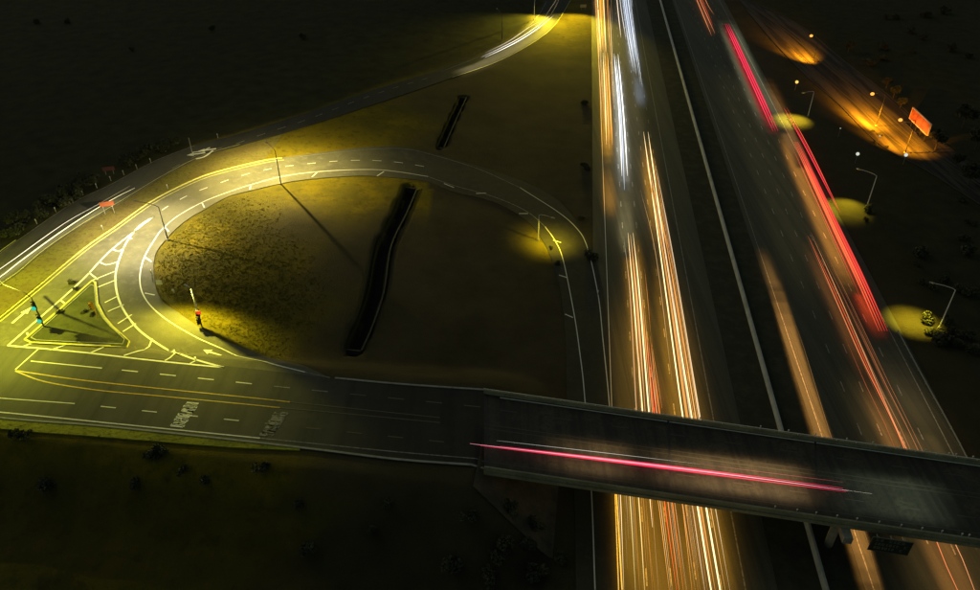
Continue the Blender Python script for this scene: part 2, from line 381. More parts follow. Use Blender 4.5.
# hatching in the gore and around the island
for a, b, c in [((60,300),(67,305.5),None),((43,322.5),(50,329),None),((27,333),(31,341),None),((89,273),(98,280),None),
                ((99,262),(107,265.5),(118,262)),((113,249.5),(119,252),(125,247)),((128,237),(132,239.5),None)]:
    L([a, b] if c is None else [a, b, c], .36)
for a, b in [((92,281),(117,271)),((97,288),(117,280)),((105,303),(119,296)),((108,312),(124,305)),((118,324),(132,315)),((123,332),(136,324))]:
    L([a, b], .32)
for pl in [[(124,356),(147,349),(152,339)],[(165,361),(174,355),(174,350)],[(190,364),(196,361),(195,357)],[(52,350),(70,344)],[(90,353.5),(104,347.5)],[(24,346.5),(40,341)]]:
    L(pl, .34)
# ticks on the inner shoulder
for a, b in [((145.5,258),(151.5,262)),((145,293.5),(155,295.5)),((165,227.5),(169,232)),((202,203),(204.5,208)),((251,186),(250,190)),((317,173),(312,177.5)),((384,172),(377,176.5)),
             ((454,188),(444,184)),((476,194),(486,193.5)),((519,214),(528,214)),((553,240.5),(561,243)),((559,275.5),(567,278)),((565,314.5),(573,318))]:
    L([a, b], .3, 0)
# arterial lines
yl1 = [(15.6,371),(23,373.5),(78,380),(156,389),(250,398),(330,409),(484,424)]
yl2 = [(15.6,371.5),(47,384),(97.5,391),(156,396),(250,405.5),(330,413.5),(484,428)]
def clipx(pl, x1): 
    o = [p for p in pl if p[0] < x1]; return o
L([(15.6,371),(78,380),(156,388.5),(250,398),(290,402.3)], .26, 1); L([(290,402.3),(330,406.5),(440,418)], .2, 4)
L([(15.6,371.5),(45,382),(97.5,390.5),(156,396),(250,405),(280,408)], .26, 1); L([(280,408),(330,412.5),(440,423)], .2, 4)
L([(39,349),(15.6,370)], .24)
L([(31,361.5),(102,368.5)], .24)
L([(0,398.5),(75,404)], .2); L([(-200,380),(0,398.3)], .2)
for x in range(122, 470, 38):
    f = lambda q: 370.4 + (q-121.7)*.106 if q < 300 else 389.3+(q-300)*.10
    L([(x, f(x)), (x+16, f(x+16))], .24, 0 if x < 270 else (2 if x < 320 else 4))  # paint steps darker eastward: missing lamp light put into the colour
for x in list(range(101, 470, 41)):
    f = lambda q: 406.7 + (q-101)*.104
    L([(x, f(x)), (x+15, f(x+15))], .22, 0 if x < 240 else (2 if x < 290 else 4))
L([(-200,394),(0,412.5),(125,425),(260,438.5)], .26); L([(260,438.5),(330,445.5),(400,452.5),(484,462)], .2, 2)
# arrows
def arrow(px, py, ang_px, ln, wd, mi=0):
    a = np.array(P(px, py)[:2]); b = np.array(P(px+math.cos(ang_px)*8, py+math.sin(ang_px)*8)[:2]); t = (b-a)/np.linalg.norm(b-a); n_ = np.array([-t[1], t[0]])
    pts = [(-ln/2,-wd*.16),(ln*.12,-wd*.16),(ln*.12,-wd/2),(ln/2,0),(ln*.12,wd/2),(ln*.12,wd*.16),(-ln/2,wd*.16)]
    vs = [(*(a+t*s+n_*o), float(h0(*(a+t*s+n_*o)))+PZK+.004) for s, o in pts]
    lm.add(vs, [(0,1,5,6),(2,3,4),(1,2,4,5)], mi)
arrow(212.5, 353.5, math.radians(200), 4.2, 1.6); arrow(22, 315.5, math.radians(-40), 5.4, 1.7)
for (x, y) in ((196,154.5),(207,150.5)):
    arrow(x, y, math.radians(172), 5.0, 2.2)
L([(192,153),(202,151.5),(210,148)], .5); L([(196,159.5),(205,157),(213,151)], .6)
# slip road lines
L(RAMP_UP[:8], .18, 2); L([(a, b-1.2) for a, b in RAMP_LO[:9]], .18, 3)
L(RAMP_LO[12:17], .2, 3); L([(x+1.5, y+2) for x, y in RAMP_UP[12:17]], .16, 2)
L([(-40,283),(0,252),(16,240.5)], .3, 3)
dashes(lm, pxs([(170,170),(204,153),(232,145.6),(253,138),(274,131),(310,119),(380,93),(440,75)]), .22, PZK, 2.6, 7.0, 1, 2)
# worn lettering stretched over both eastbound lanes (letter shapes only; the words cannot be read in the photograph)
GL = {'o': [[(0,0),(1,0),(1,1),(0,1),(0,0)]], 'n': [[(0,0),(0,1),(1,0),(1,1)]], 'h': [[(0,0),(0,1)],[(0,.5),(1,.5)],[(1,0),(1,1)]], 'e': [[(1,0),(0,0),(0,1),(1,1)],[(0,.5),(.8,.5)]],
      's': [[(0,0),(1,0),(1,.5),(0,.5),(0,1),(1,1)]], 't': [[(.5,0),(.5,1)],[(0,1),(1,1)]], 'r': [[(0,0),(0,1),(1,1),(1,.5),(0,.5),(1,0)]], 'u': [[(0,1),(0,0),(1,0),(1,1)]]}
def lettering(top, bot, depth_px, glyphs, mi):
    n = len(glyphs)
    for i, g in enumerate(glyphs):
        for st in GL[g]:
            pl = []
            for gx_, gy_ in st:
                f = (i + .12 + gx_*.76)/n
                x = top[0]+(bot[0]-top[0])*f + gy_*depth_px; y = top[1]+(bot[1]-top[1])*f + gy_*depth_px*.10
                pl.append((x, y))
            for a, b in zip(pl[:-1], pl[1:]): L([a, b], .34, mi, PZK+.006)
lettering((187,402.5), (171,426.5), 12, 'horneusho', 0)
lettering((276,412), (260,435.5), 12, 'suteorhns', 2)
struct(lm.build('road_markings', [M['white'], M['yellow'], M['faded'], M['edge'], mat('dim_line_paint', (.11,.09,.04), .7)]))

# kerb island
def kerb_loop(name, pl, wd, ht, closed=True):
    q = pxs(pl)
    if closed: q = q + [q[0]]
    mb = MB(); out = []
    for a, b in zip(q[:-1], q[1:]):
        s_, _ = resample([a, b], 2.0); out += [tuple(p) for p in s_[:-1]]
    out.append(q[-1])
    path = [(x, y, float(h0(x, y))+DZ0) for x, y in out]
    sweep_profile(mb, [(-wd/2,0),(-wd/2,ht),(wd/2,ht),(wd/2,0)], path); return mb
isl = [(25,340),(60,310),(92,281.5),(95.5,283),(97.5,304),(104,317),(113,327.5),(129,342),(127,347.5),(90,346),(31,343)]
it = thing('traffic_island', (*P(75,322)[:2], LV), 'triangular kerbed traffic island with dark turf between the hatched lines', 'traffic island')
def world_child(o, parent):
    o.parent = parent; o.matrix_parent_inverse = Matrix.Translation(-Vector(parent.location)); return o
world_child(kerb_loop('kerb', isl, .45, .18).build('kerb', M['edge']), it)
cx = sum(p[0] for p in isl)/len(isl); cy = sum(p[1] for p in isl)/len(isl)
mb = MB(); q = pxs(isl); c = P(cx, cy)
mb.add([(x, y, LV+.19) for x, y in q]+[(c[0], c[1], LV+.24)], [(i, (i+1)%len(q), len(q)) for i in range(len(q))]); world_child(mb.build('turf', M['island']), it)
world_child(kerb_loop('kerb', [(p[0]+(cx-p[0])*.10, p[1]+(cy-p[1])*.10) for p in isl], .18, .24).build('inner_kerb', M['kerb']), it)

# kerb along the outer edge of the loop approach and along the arterial
def kerb_line(pl, name, label, m, wd=.35, ht=.14):
    q, _ = resample(pxs(pl), 2.0); mb = MB()
    sweep_profile(mb, [(-wd/2,0),(-wd/2,ht),(wd/2,ht),(wd/2,0)], [(x, y, float(h0(x, y))+DZ0+.04) for x, y in q])
    tag(mb.build(name, m), label, 'kerb')
kerb_line(outer, 'kerb', 'yellow painted kerb along the outer edge of the lit loop road', M['edge'])
kerb_line([(-200,396.5),(0,418.3),(100,426.3),(224,439.3),(320,450.3),(400,460),(484,469)], 'kerb', 'grey kerb along the near side of the arterial road', M['kerb'])
kerb_line([(335,378.5),(400,384.5),(486,390.3)], 'kerb', 'dim kerb on the far side of the arterial before the bridge', M['kerb'])

# ditches: banks and floor coloured dark for the shade, concrete lip and headwalls
for k, (pl, hw) in enumerate(((DITCH[0], 1.6), (DITCH[1], 1.1))):
    q, _ = resample(pxs(pl), 1.5); t = np.gradient(q, axis=0); t /= np.linalg.norm(t, axis=1)[:, None]; n_ = np.stack([-t[:,1], t[:,0]], 1)
    zt = h0(q[:,0], q[:,1])
    mb = MB(); vs = []
    for i in range(len(q)):
        for o, dz in ((-hw*1.02, .02), (-hw*.55, -2.2), (hw*.55, -2.2), (hw*1.02, .02)):
            p = q[i]+n_[i]*o; vs.append((p[0], p[1], float(h0(p[0], p[1]))+dz))
    mb.add(vs, [(4*i+k2, 4*i+k2+1, 4*i+k2+5, 4*i+k2+4) for i in range(len(q)-1) for k2 in range(3)])
    struct(mb.build('ditch', M['ditch']))
    mb = MB(); vs = []
    for i in range(len(q)):
        for o in (-hw*.6, hw*.6): p = q[i]+n_[i]*o; vs.append((p[0], p[1], zt[i]-2.05))
    mb.add(vs, [(2*i, 2*i+1, 2*i+3, 2*i+2) for i in range(len(q)-1)]); struct(mb.build('ditch_floor', M['ditch_floor']))
    t2 = thing('ditch_wall', (q[0][0], q[0][1], float(zt[0])), ['thin concrete lip edging the long dark ditch inside the loop', 'thin concrete lip edging the short dark ditch beyond the loop'][k], 'retaining wall')
    mb = MB(); sgn = -1 if (n_[0][0] > 0) is False else 1
    side = np.array([n_[i]*(hw*1.08)*(1 if n_[i][0] > 0 else -1) for i in range(len(q))])
    path = [(q[i][0]+side[i][0], q[i][1]+side[i][1], float(h0(*(q[i]+side[i])))-.1) for i in range(len(q))]
    sweep_profile(mb, [(-.16,0),(-.16,.28),(.16,.28),(.16,0)], path); world_child(mb.build('lip', M['lip']), t2)
    for e in (0, -1):
        mb = MB(); ang = math.atan2(n_[e][1], n_[e][0]); mb.box((q[e][0], q[e][1], float(zt[e])-1.35), (hw*2.1, .3, 2.2), ang)
        world_child(mb.build('headwall', M['lip']), t2)

# ------------------------------------------------------------------ overpass
ZT = LV + .98
def lineP(pl, z): return [np.array(PZ(a, b, z)) for a, b in pl]
N0 = lineP([(484,389),(1500,534)], ZT); S0 = lineP([(484,467),(1500,616.5)], ZT)
ov = thing('overpass_bridge', (*((N0[0]+S0[0])/2), LV), 'long dark concrete road bridge carrying the arterial over the motorway', 'bridge')
mb = MB(); nseg = 40; vs = []
for i in range(nseg+1):
    f = i/nseg; a = N0[0]+(N0[1]-N0[0])*f; b = S0[0]+(S0[1]-S0[0])*f
    for p, z in ((a, LV+.12), (b, LV+.12), (b, LV-.55), (a, LV-.55)): vs.append((p[0], p[1], z))
mb.add(vs, [(4*i+k, 4*i+(k+1)%4, 4*(i+1)+(k+1)%4, 4*(i+1)+k) for i in range(nseg) for k in range(4)] + [(0,1,2,3), (4*nseg+3,4*nseg+2,4*nseg+1,4*nseg)])
world_child(mb.build('deck', mat('deck_asphalt', (.048,.043,.028), .7, noise=[((.9,.012,1),(.026,.024,.016),.44,.58),(.25,(.075,.064,.040),.5,.68),(1.6,(.026,.024,.017),.5,.64),(6,(.035,.034,.028),.5,.7)], bump=.1, spec=.35)), ov)
def wall(pa, pb, off, name, wd=.35, ht=1.0, m=None, z=LV+.1):
    d = (pb-pa)/np.linalg.norm(pb-pa); n_ = np.array([-d[1], d[0]])*off
    q, _ = resample([pa+n_, pb+n_], 4)
    mb = MB(); sweep_profile(mb, [(-wd/2,0),(-wd/2,ht),(wd/2,ht),(wd/2,0)], [(x, y, z) for x, y in q])
    return world_child(mb.build(name, m or M['barrier']), ov)
M['pconc'] = mat('weathered_parapet_concrete', (.27,.26,.15), .85, noise=[(.25,(.17,.165,.10),.42,.65),(2.5,(.12,.118,.08),.5,.75)], bump=.15)
M['bconc'] = mat('stained_beam_concrete', (.05,.048,.036), .9, noise=[(.5,(.03,.03,.02),.42,.65)])
wall(N0[0], N0[1], -.15, 'parapet', .28, .88, M['pconc']); wall(S0[0], S0[1], .15, 'parapet', .28, .88, M['pconc'])
wall(S0[0], S0[1], -.04, 'edge_beam', .3, .62, M['pconc'], LV-.52)
def rail(pa, pb, off, z):
    d = (pb-pa)/np.linalg.norm(pb-pa); n_ = np.array([-d[1], d[0]])*off; a = pa+n_; b = pb+n_
    mb = MB(); mb.tube([(a[0], a[1], z), (b[0], b[1], z)], .06)
    Lx = np.linalg.norm(b-a); s_ = 1.5
    while s_ < Lx: p = a+d*s_; mb.box((p[0], p[1], z-.14), (.08,.08,.3)); s_ += 3.0
    world_child(mb.build('handrail', M['polew']), ov)
rail(N0[0], N0[1], -.2, LV+1.28)
# white edge line and faint lane lines on the deck
dm = MB()
def dl(pl, wd, mi, z=LV+.13):
    a, b = [np.array(PZ(x, y, z)) for x, y in pl]; d = (b-a)/np.linalg.norm(b-a); n_ = np.array([-d[1], d[0]])*wd/2
    dm.add([(*(a+n_), z), (*(a-n_), z), (*(b-n_), z), (*(b+n_), z)], [(0,1,2,3)], mi)
dl([(500,397.5),(1500,540)], .22, 0); dl([(484,461),(1500,609)], .14, 2)
dl([(484,424),(1500,567)], .2, 2); dl([(484,428),(1500,571)], .2, 2)
x = 500
while x < 1100:
    f1 = lambda q: 407.5+(q-484)*.1425; f2 = lambda q: 446+(q-484)*.146
    dl([(x, f1(x)), (x+17, f1(x+17))], .2, 2); dl([(x+9, f2(x+9)), (x+28, f2(x+28))], .2, 2); x += 56
world_child(dm.build('deck_markings', [M['white'], M['faded'], mat('dull_yellow_paint', (.06,.055,.036), .7)]), ov)  # dim lane lines: the darkness over the deck put into their colour
# expansion joints
mb = MB()
for px_ in (486, 668, 815, 985):
    a = np.array(PZ(px_, 390+(px_-484)*.143+4, LV)); b = np.array(PZ(px_+3, 470+(px_-484)*.148-2, LV)); d = (b-a)/np.linalg.norm(b-a); n_ = np.array([-d[1], d[0]])*.15
    mb = MB(); mb.add([(*(a+n_), LV+.136), (*(a-n_), LV+.136), (*(b-n_), LV+.136), (*(b+n_), LV+.136)], [(0,1,2,3)])
    world_child(mb.build('expansion_joint', M['dark']), ov)
# reflector studs on the parapets
dS = (S0[1]-S0[0])/np.linalg.norm(S0[1]-S0[0]); dN = (N0[1]-N0[0])/np.linalg.norm(N0[1]-N0[0])
refl = emat('reflector_glint', (1,.97,.85), .25); M[('e','reflector_glint')].node_tree.nodes['Principled BSDF'].inputs['Base Color'].default_value = (.8,.78,.7,1)
for pl in ([775,797,816,837,857,879,901,922,942,962,969], [640,700,760,788,815,846,872,900,925,948,955,972]):
    south = pl[0] == 775
    for px_ in pl:
        y_ = 467+(px_-484)*.147 if south else 389+(px_-484)*.1427
        p = PZ(px_, y_-1, ZT); mb = MB(); mb.box((p[0], p[1]+(.15 if south else -.1), ZT+.14), (.09,.09,.34)); mb.box((p[0], p[1]+(.15 if south else -.1), ZT+.42), (.2,.12,.22), 0, 1)
        world_child(mb.build('reflector_post', [M['galv'], M['white_board']]), ov)
# piers in the median: columns and a crosshead that pokes out past the deck edge
a = PZ(812, 440, 0); b = np.array(HW(U(.2800), 0))
pn = np.array(N0[0]); 
def at_u(u, off):   # point on the south deck edge line where the motorway frame has this u
    d = dS; p = S0[0]; # p + d*s has u = u
    uu = lambda q: q[0]*CA - q[1]*SA
    s_ = (u - uu(p))/(uu(p+d)-uu(p)); return p+d*s_
ps = at_u(U(.2995), 0); hd = np.array([SA, CA])
for k, lab in ((0, 0),):
    mb = MB()
    ang = math.atan2(hd[1], hd[0]); cpt = ps + hd*7.4
    mb.box((cpt[0], cpt[1], LV-1.2), (18.6, 1.3, 1.2), ang)
    world_child(mb.build('crosshead', M['conc']), ov)
    for s_ in (2.5, 8.0, 13.5):
        p = ps + hd*s_; mb = MB(); mb.tube([(p[0], p[1], 0), (p[0], p[1], LV-2.4)], .65, 16); world_child(mb.build('pier_column', M['conc'], None, True), ov)
# slope paving under the bridge end, following the embankment
mb = MB(); vs = []; R_ = 15; K_ = 24; cor = -AHW
def sl_pt(s_, t_): q = A0 + AD*(AEND+s_) + AN*t_; return (q[0], q[1], float(h0(q[0], q[1]))+.08)
for i in range(R_+1):
    for k in range(K_+1): vs.append(sl_pt(i/R_*13.0, cor + (AHW*2-3.2)*k/K_))
mb.add(vs, [(i*(K_+1)+k, i*(K_+1)+k+1, (i+1)*(K_+1)+k+1, (i+1)*(K_+1)+k) for i in range(R_) for k in range(K_)])
vs = []
for i in range(R_+1):
    for k in range(9): vs.append(sl_pt(i/R_*13.0, cor - 5.5*i/R_*k/8))
mb.add(vs, [(i*9+k, i*9+k+1, (i+1)*9+k+1, (i+1)*9+k) for i in range(R_) for k in range(8)])
world_child(mb.build('slope_paving', mat('mud_stained_paving', (.105,.082,.042), .9, noise=[(.25,(.05,.042,.025),.42,.62),(1.5,(.06,.05,.03),.5,.7)], bump=.3)), ov)
# sign panel hung on the near parapet, facing the traffic that goes away under the bridge
pa = np.array(PZ(873, 529, ZT)); pb = np.array(PZ(913, 535, ZT)); sc_ = (pa+pb)/2; sang = math.atan2(*(pb-pa)[::-1]); sw = np.linalg.norm(pb-pa)
nS = np.array([dS[1], -dS[0]])
sg = thing('overhead_sign', (sc_[0]+nS[0]*.9, sc_[1]+nS[1]*.9, LV-.6), 'dark rectangular overhead sign with three worn rows hung on the bridge side', 'sign', rz=sang)
mb = MB(); mb.box((0,0,-.35), (sw, .12, 2.9)); mb.build('panel', M['green_sign'], sg)
mb = MB()
for z in (-1.78, 1.08): mb.box((0,-.03,z), (sw+.1,.16,.09))
for x_ in (-sw/2, sw/2): mb.box((x_,-.03,-.35), (.09,.16,2.9))
mb.build('border', mat('sign_border', (.10,.10,.07), .5), sg)
for r_, z in enumerate((.55, -.3, -1.1)):
    mb = MB(); x_ = -sw*.36
    while x_ < sw*.4:
        wl = rnd.choice((.22,.3,.38)); 
        mb.box((x_, -.066, z+.2), (wl,.02,.09)); mb.box((x_, -.066, z-.15), (wl,.02,.09)); mb.box((x_-wl/2+.04, -.068, z+.02), (.08,.02,.42))
        if rnd.random() < .5: mb.box((x_+wl/2-.04, -.068, z+.02), (.08,.02,.42))
        x_ += wl+.2 + (.7 if rnd.random() < .15 else 0)
    mb.build('legend', M['sign_legend'], sg)
mb = MB()
for x_ in (-sw*.35, 0, sw*.35): mb = MB(); mb.box((x_, .5, .6), (.12, .9, .12)); mb.box((x_, .12, -.3), (.1,.14,2.7)); mb.build('bracket', M['galv'], sg)

# ------------------------------------------------------------------ lamp posts
def solve_height(bx, by, topy):
    x, y, z = P(bx, by); lo, hi = 1, 30
    for _ in range(40):
        m_ = (lo+hi)/2
        if proj(x, y, z+m_)[1] > topy: lo = m_
        else: hi = m_
    return (x, y, z), lo
def lamp_light(parent, loc, power, col, cap=5.0, cone=None, blend=1, aim=None, along=None):
    """a luminaire that throws more light sideways than straight down, so that the ground is lit evenly"""
    ld = bpy.data.lights.new('lamp_light', 'SPOT'); ld.energy = power; ld.color = col; ld.shadow_soft_size = .12
    ld.spot_size = math.radians(cone or 172); ld.spot_blend = blend
    lo = bpy.data.objects.new('lamp_light', ld); COL.objects.link(lo); lo.parent = parent; lo.location = loc
    if aim is not None: lo.rotation_euler = aim.to_track_quat('-Z', 'Y').to_euler()
    if along is not None:      # roadway optic: the beam is long along the road and narrow across it
        zz = (-aim).normalized(); xx = (along-zz*along.dot(zz)).normalized(); yy = zz.cross(xx)
        lo.rotation_euler = Matrix((xx, yy, zz)).transposed().to_euler(); lo.scale = (1, .42, 1)
    if cap:
        ld.use_nodes = True; n = ld.node_tree; e = n.nodes['Emission']
        tc = n.nodes.new('ShaderNodeTexCoord'); sp = n.nodes.new('ShaderNodeSeparateXYZ'); ab = n.nodes.new('ShaderNodeMath'); ab.operation = 'ABSOLUTE'
        pw = n.nodes.new('ShaderNodeMath'); pw.operation = 'POWER'; pw.inputs[1].default_value = -2.2; mn = n.nodes.new('ShaderNodeMath'); mn.operation = 'MINIMUM'; mn.inputs[1].default_value = cap
        n.links.new(tc.outputs['Normal'], sp.inputs[0]); n.links.new(sp.outputs[2], ab.inputs[0]); n.links.new(ab.outputs[0], pw.inputs[0]); n.links.new(pw.outputs[0], mn.inputs[0]); n.links.new(mn.outputs[0], e.inputs['Strength'])
    return lo
def lamp_post(base, topy, head, label, power, col, angle=120, blend=.8, pole='dark', group='street lamps', aim=None, lit=True, glow=6.0, cap=0, along=None):
    (x, y, z), H = solve_height(*base, topy)
    hz = z+H+.35; hx, hy = PZ(head[0], head[1], hz)
    t = thing('street_lamp', (x, y, z), label, 'street lamp', group)
    m_ = M['dark'] if pole == 'dark' else (M['polew'] if pole == 'white' else M['galv'])
    mb = MB(); mb.tube([(0,0,-.2),(0,0,.5),(0,0,H)], [.17,.15,.09], 10); mb.build('pole', m_, t, True)
    mb = MB(); mb.tube([(0,0,-.15),(0,0,.25)], .34, 10); mb.build('base', M['conc'], t)
    dx, dy = hx-x, hy-y; L_ = math.hypot(dx, dy)
    mb = MB(); mb.tube([(0,0,H-.05),(dx*.15,dy*.15,H+.25),(dx*.5,dy*.5,H+.42),(dx*.93,dy*.93,H+.38)], [.08,.075,.06,.05], 8); mb.build('arm', m_, t, True)
    an = math.atan2(dy, dx)
    mb = MB(); mb.box((dx, dy, H+.40), (.95,.38,.14), an); mb.box((dx, dy, H+.49), (.6,.26,.07), an); hd_ = mb.build('lamp_head', M['galv'], t)
    mb = MB(); mb.box((dx, dy, H+.315), (.7,.28,.03), an); mb.build('lens', emat('lamp_lens_%s' % label[:12], col, glow if lit else 0), hd_)
    if lit:
        lamp_light(t, (dx, dy, H+(.22 if group[0] == 's' and 'sodium' not in group else -.5)), power, col, cap if cap else None, angle, blend, Vector(P(*aim))-Vector((x+dx, y+dy, z+H)) if aim else None, along)
    return t
WARM = (1, .90, .48); YEL = (1, .88, .20)
lamp_post((168,240), 207, (135,201), 'dark curved street lamp leaning out over the loop road beside the hatched gore', 17000, (1,.88,.52), 168, .6, cap=4)
lamp_post((281,184), 151, (266,142), 'dark curved street lamp on the inner side of the loop below the yellow reserve', 23000, (1,.84,.32), 170, .6, cap=5)
lamp_post((538,240), 215, (553,218), 'slender street lamp over the yellow pool of light beside the ramp curve', 11000, (1,.80,.04), 126, 1, pole='galv', aim=(550,242))
lamp_post((808,116), 92, (803,93), 'pale street lamp right of the thick crimson trail near the frontage road', 34000, (1,.80,.05), 84, 1, pole='white', aim=(793,120))
lamp_post((867,206), 176, (858,169), 'pale street lamp with a round dark bush at its foot right of the motorway', 26000, (1,.80,.04), 72, 1, pole='white', aim=(847,207))
lamp_post((939,328), 290, (932,283), 'pale street lamp above the shrub cluster at the right edge', 34000, (1,.80,.04), 70, 1, pole='white', aim=(914,322))
lamp_post((534,20), 0.5, (548,-6), 'pale street lamp by the far end of the slip road at the top', 110000, (1,.80,.05), 118, 1, pole='white', aim=(535,26))
lamp_post((598,12), -22, (585,-25), 'street lamp between the far slip road and the motorway', 170000, (1,.78,.04), 92, 1, pole='galv', aim=(567,34))
lamp_post((-46,318), 272, (-25,270), 'tall street lamp just off the left side beside the junction', 17000, (.98,1,.07), 168, .6, pole='galv', cap=5)
lamp_post((502,40), 16, (497,9), 'street lamp left of the far slip road', 3000, (.75,1,.15), 60, 1, pole='dark', aim=(501,22))
SOD = (1, .36, .008)
for i, (b, ty, hd_, am, pw, lab) in enumerate((
    ((813,62), 37, (811,36), (801,55), 75000, 'orange sodium lamp farthest up the frontage road'),
    ((876,126), 95, (872,94), (868,120), 120000, 'orange sodium lamp in the middle of the frontage road'),
    ((905,153), 121, (900,120), (898,140), 90000, 'orange sodium lamp in front of the billboard'))):
    t = lamp_post(b, ty, hd_, lab, pw*1.9, SOD, 128, 1, pole='dark', group='sodium lamps on the frontage road', aim=am, glow=40, along=Vector((math.sin(FRA), math.cos(FRA), 0)))
    # bare glowing bowl under the head, seen from above as a bright point
    for ch in t.children:
        if ch.name.startswith('lamp_head'):
            mb = MB(); l0 = [c_ for c_ in ch.children][0]
            c_ = sum((Vector(v.co) for v in l0.data.vertices), Vector())/len(l0.data.vertices)
            bm = bmesh.new(); bmesh.ops.create_icosphere(bm, subdivisions=2, radius=.62, matrix=Matrix.Translation(c_+Vector((0,-.25,.1))) @ Matrix.Diagonal((1,.8,.8,1)))
            me = bpy.data.meshes.new('bowl'); bm.to_mesh(me); bm.free(); me.materials.append(emat('sodium_bowl', (1,.40,.06), 1.7)); link('bowl', me, ch)
# small globe lamps
for i, (px_, py_, c_, lab) in enumerate(((795,84,(1,.62,.12),'amber globe on a short post above the pale street lamp'),(855,157,(.85,.95,.75),'white globe on a short post left of the frontage road'),(903,158,(.8,.9,.85),'white globe on a short post at the kerb of the frontage road'),
        (877,139,(.9,.7,.4),'dim globe on a short post among the bollards of the frontage road'),(838,131,(.7,.7,.5),'faint globe on a short post west of the frontage road'))):
    x, y, z = P(px_, py_+6); t = thing('globe_lamp', (x, y, z), lab, 'lamp', 'small globe lamps near the frontage road')
    mb = MB(); mb.tube([(0,0,-.1),(0,0,2.6)], .06, 8); mb.build('post', M['galv'], t)
    bm = bmesh.new(); bmesh.ops.create_icosphere(bm, subdivisions=2, radius=[.55,.5,.52,.3,.22][i], matrix=Matrix.Translation((0,0,2.9)))
    me = bpy.data.meshes.new('globe'); bm.to_mesh(me); bm.free(); me.materials.append(emat('globe_%d' % i, c_, [1.3,.75,.85,.5,.4][i])); link('globe', me, t)

# ------------------------------------------------------------------ traffic signals
def signal_head(parent, loc, rz, lit, body):
    mb = MB(); mb.box((0,0,0), (.55,.5,1.5)); mb.box((0,.0,0), (.8,.06,1.8)); o = mb.build('signal_head', body, parent); o.location = loc; o.rotation_euler = (0,0,rz)
    for k, (nm, c_) in enumerate((('red',(1,.05,.02)),('amber',(1,.5,.02)),('green',(.05,1,.65)))):
        mb = MB(); mb.tube([(0,-.25,.48-k*.48),(0,-.29,.48-k*.48)], .2, 14)
        on = nm == lit; mb.build('lens', emat('signal_%s_%s' % (nm, 'on' if on else 'off'), c_, 5 if on else 0), o)
        mb = MB(); mb.tube([(0,-.27,.56-k*.48),(0,-.55,.54-k*.48)], .23, 12, caps=False); mb.build('visor', body, o)
    return o
def glow_unit(parent, loc, c_, nm, r=.42, s_=2.2):
    bm = bmesh.new(); bmesh.ops.create_icosphere(bm, subdivisions=2, radius=r, matrix=Matrix.Translation(loc) @ Matrix.Diagonal((1,.5,1,1)))
    me = bpy.data.meshes.new(nm); bm.to_mesh(me); bm.free(); me.materials.append(emat(nm, c_, s_)); return link('lit_lens', me, parent)
(x, y, z), H = solve_height(44, 327, 297)
t = thing('traffic_signal', (x, y, z), 'traffic signal showing green on a curved mast reaching over the left lane', 'traffic signal')
mb = MB(); mb.tube([(0,0,0),(0,0,H*.6),(0,0,H)], [.16,.13,.1], 10); mb.build('mast', M['dark'], t, True)
q1 = PZ(20,291,z+H+.6); q2 = PZ(4,285,z+H+.5); q3 = PZ(-2,279,z+H+.5)
mb = MB(); mb.tube([(0,0,H-.1),(( q1[0]-x)*.5,(q1[1]-y)*.5,H+.45),(q1[0]-x,q1[1]-y,H+.6),(q2[0]-x,q2[1]-y,H+.55),(q3[0]-x,q3[1]-y,H+.5)], .07, 8); mb.build('arm', M['dark'], t, True)
for f in (.30, .72):
    o = signal_head(t, (.15,-.45,H*f+.4), math.radians(10), 'green', M['black'])
    glow_unit(o, (.05,-.62,-.35), (.03,.62,.42), 'green_signal_glow', .45, 1.0)
(x, y, z), H = solve_height(202, 327, 289)
t = thing('traffic_signal', (x, y, z), 'traffic signal showing red on a tall pale pole at the inner loop edge', 'traffic signal')
mb = MB(); mb.tube([(0,0,0),(0,0,H*.42)], .15, 10); mb.build('lower_post', M['dark'], t, True)
mb = MB(); mb.tube([(0,0,H*.42),(0,0,H)], [.2,.16], 10); mb.build('pole', emat('x', (1,1,1), 0) if False else M['polew'], t, True)  # pale upper pole over dark post: lamp light put into the colour
o = signal_head(t, (-.1,-.4,H*.2), 0, None, M['black']); o = signal_head(t, (.1,-.4,H*.42), 0, 'red', M['black'])
glow_unit(o, (.35,-.35,.3), (.9,.05,.015), 'red_signal_glow', .5, 1.0)
hx, hy = PZ(186,286, z+H)
mb = MB(); mb.tube([(0,0,H-.1),((hx-x)*.5,(hy-y)*.5,H+.25),((hx-x),(hy-y),H+.2)], .06, 8); a_ = mb.build('luminaire_arm', M['polew'], t, True)
mb = MB(); mb.box((hx-x,hy-y,H+.2), (.9,.35,.13), math.atan2(hy-y,hx-x)); mb.build('lamp_head', M['galv'], t)
lamp_light(t, (hx-x-.3, hy-y, H), 14000, (1,.93,.09), 4.5, 160, 1, Vector(P(182,352))-Vector((x,y,z+H)))
(x, y, z), H = solve_height(98, 318, 303)
t = thing('traffic_signal', (x, y, z), 'yellow bodied traffic signal on the right side of the triangular island', 'traffic signal')
mb = MB(); mb.tube([(0,0,0),(0,0,H)], .09, 8); mb.build('post', M['sigyellow'], t, True); signal_head(t, (-.2,-.35,H-.4), 0, None, M['sigyellow'])

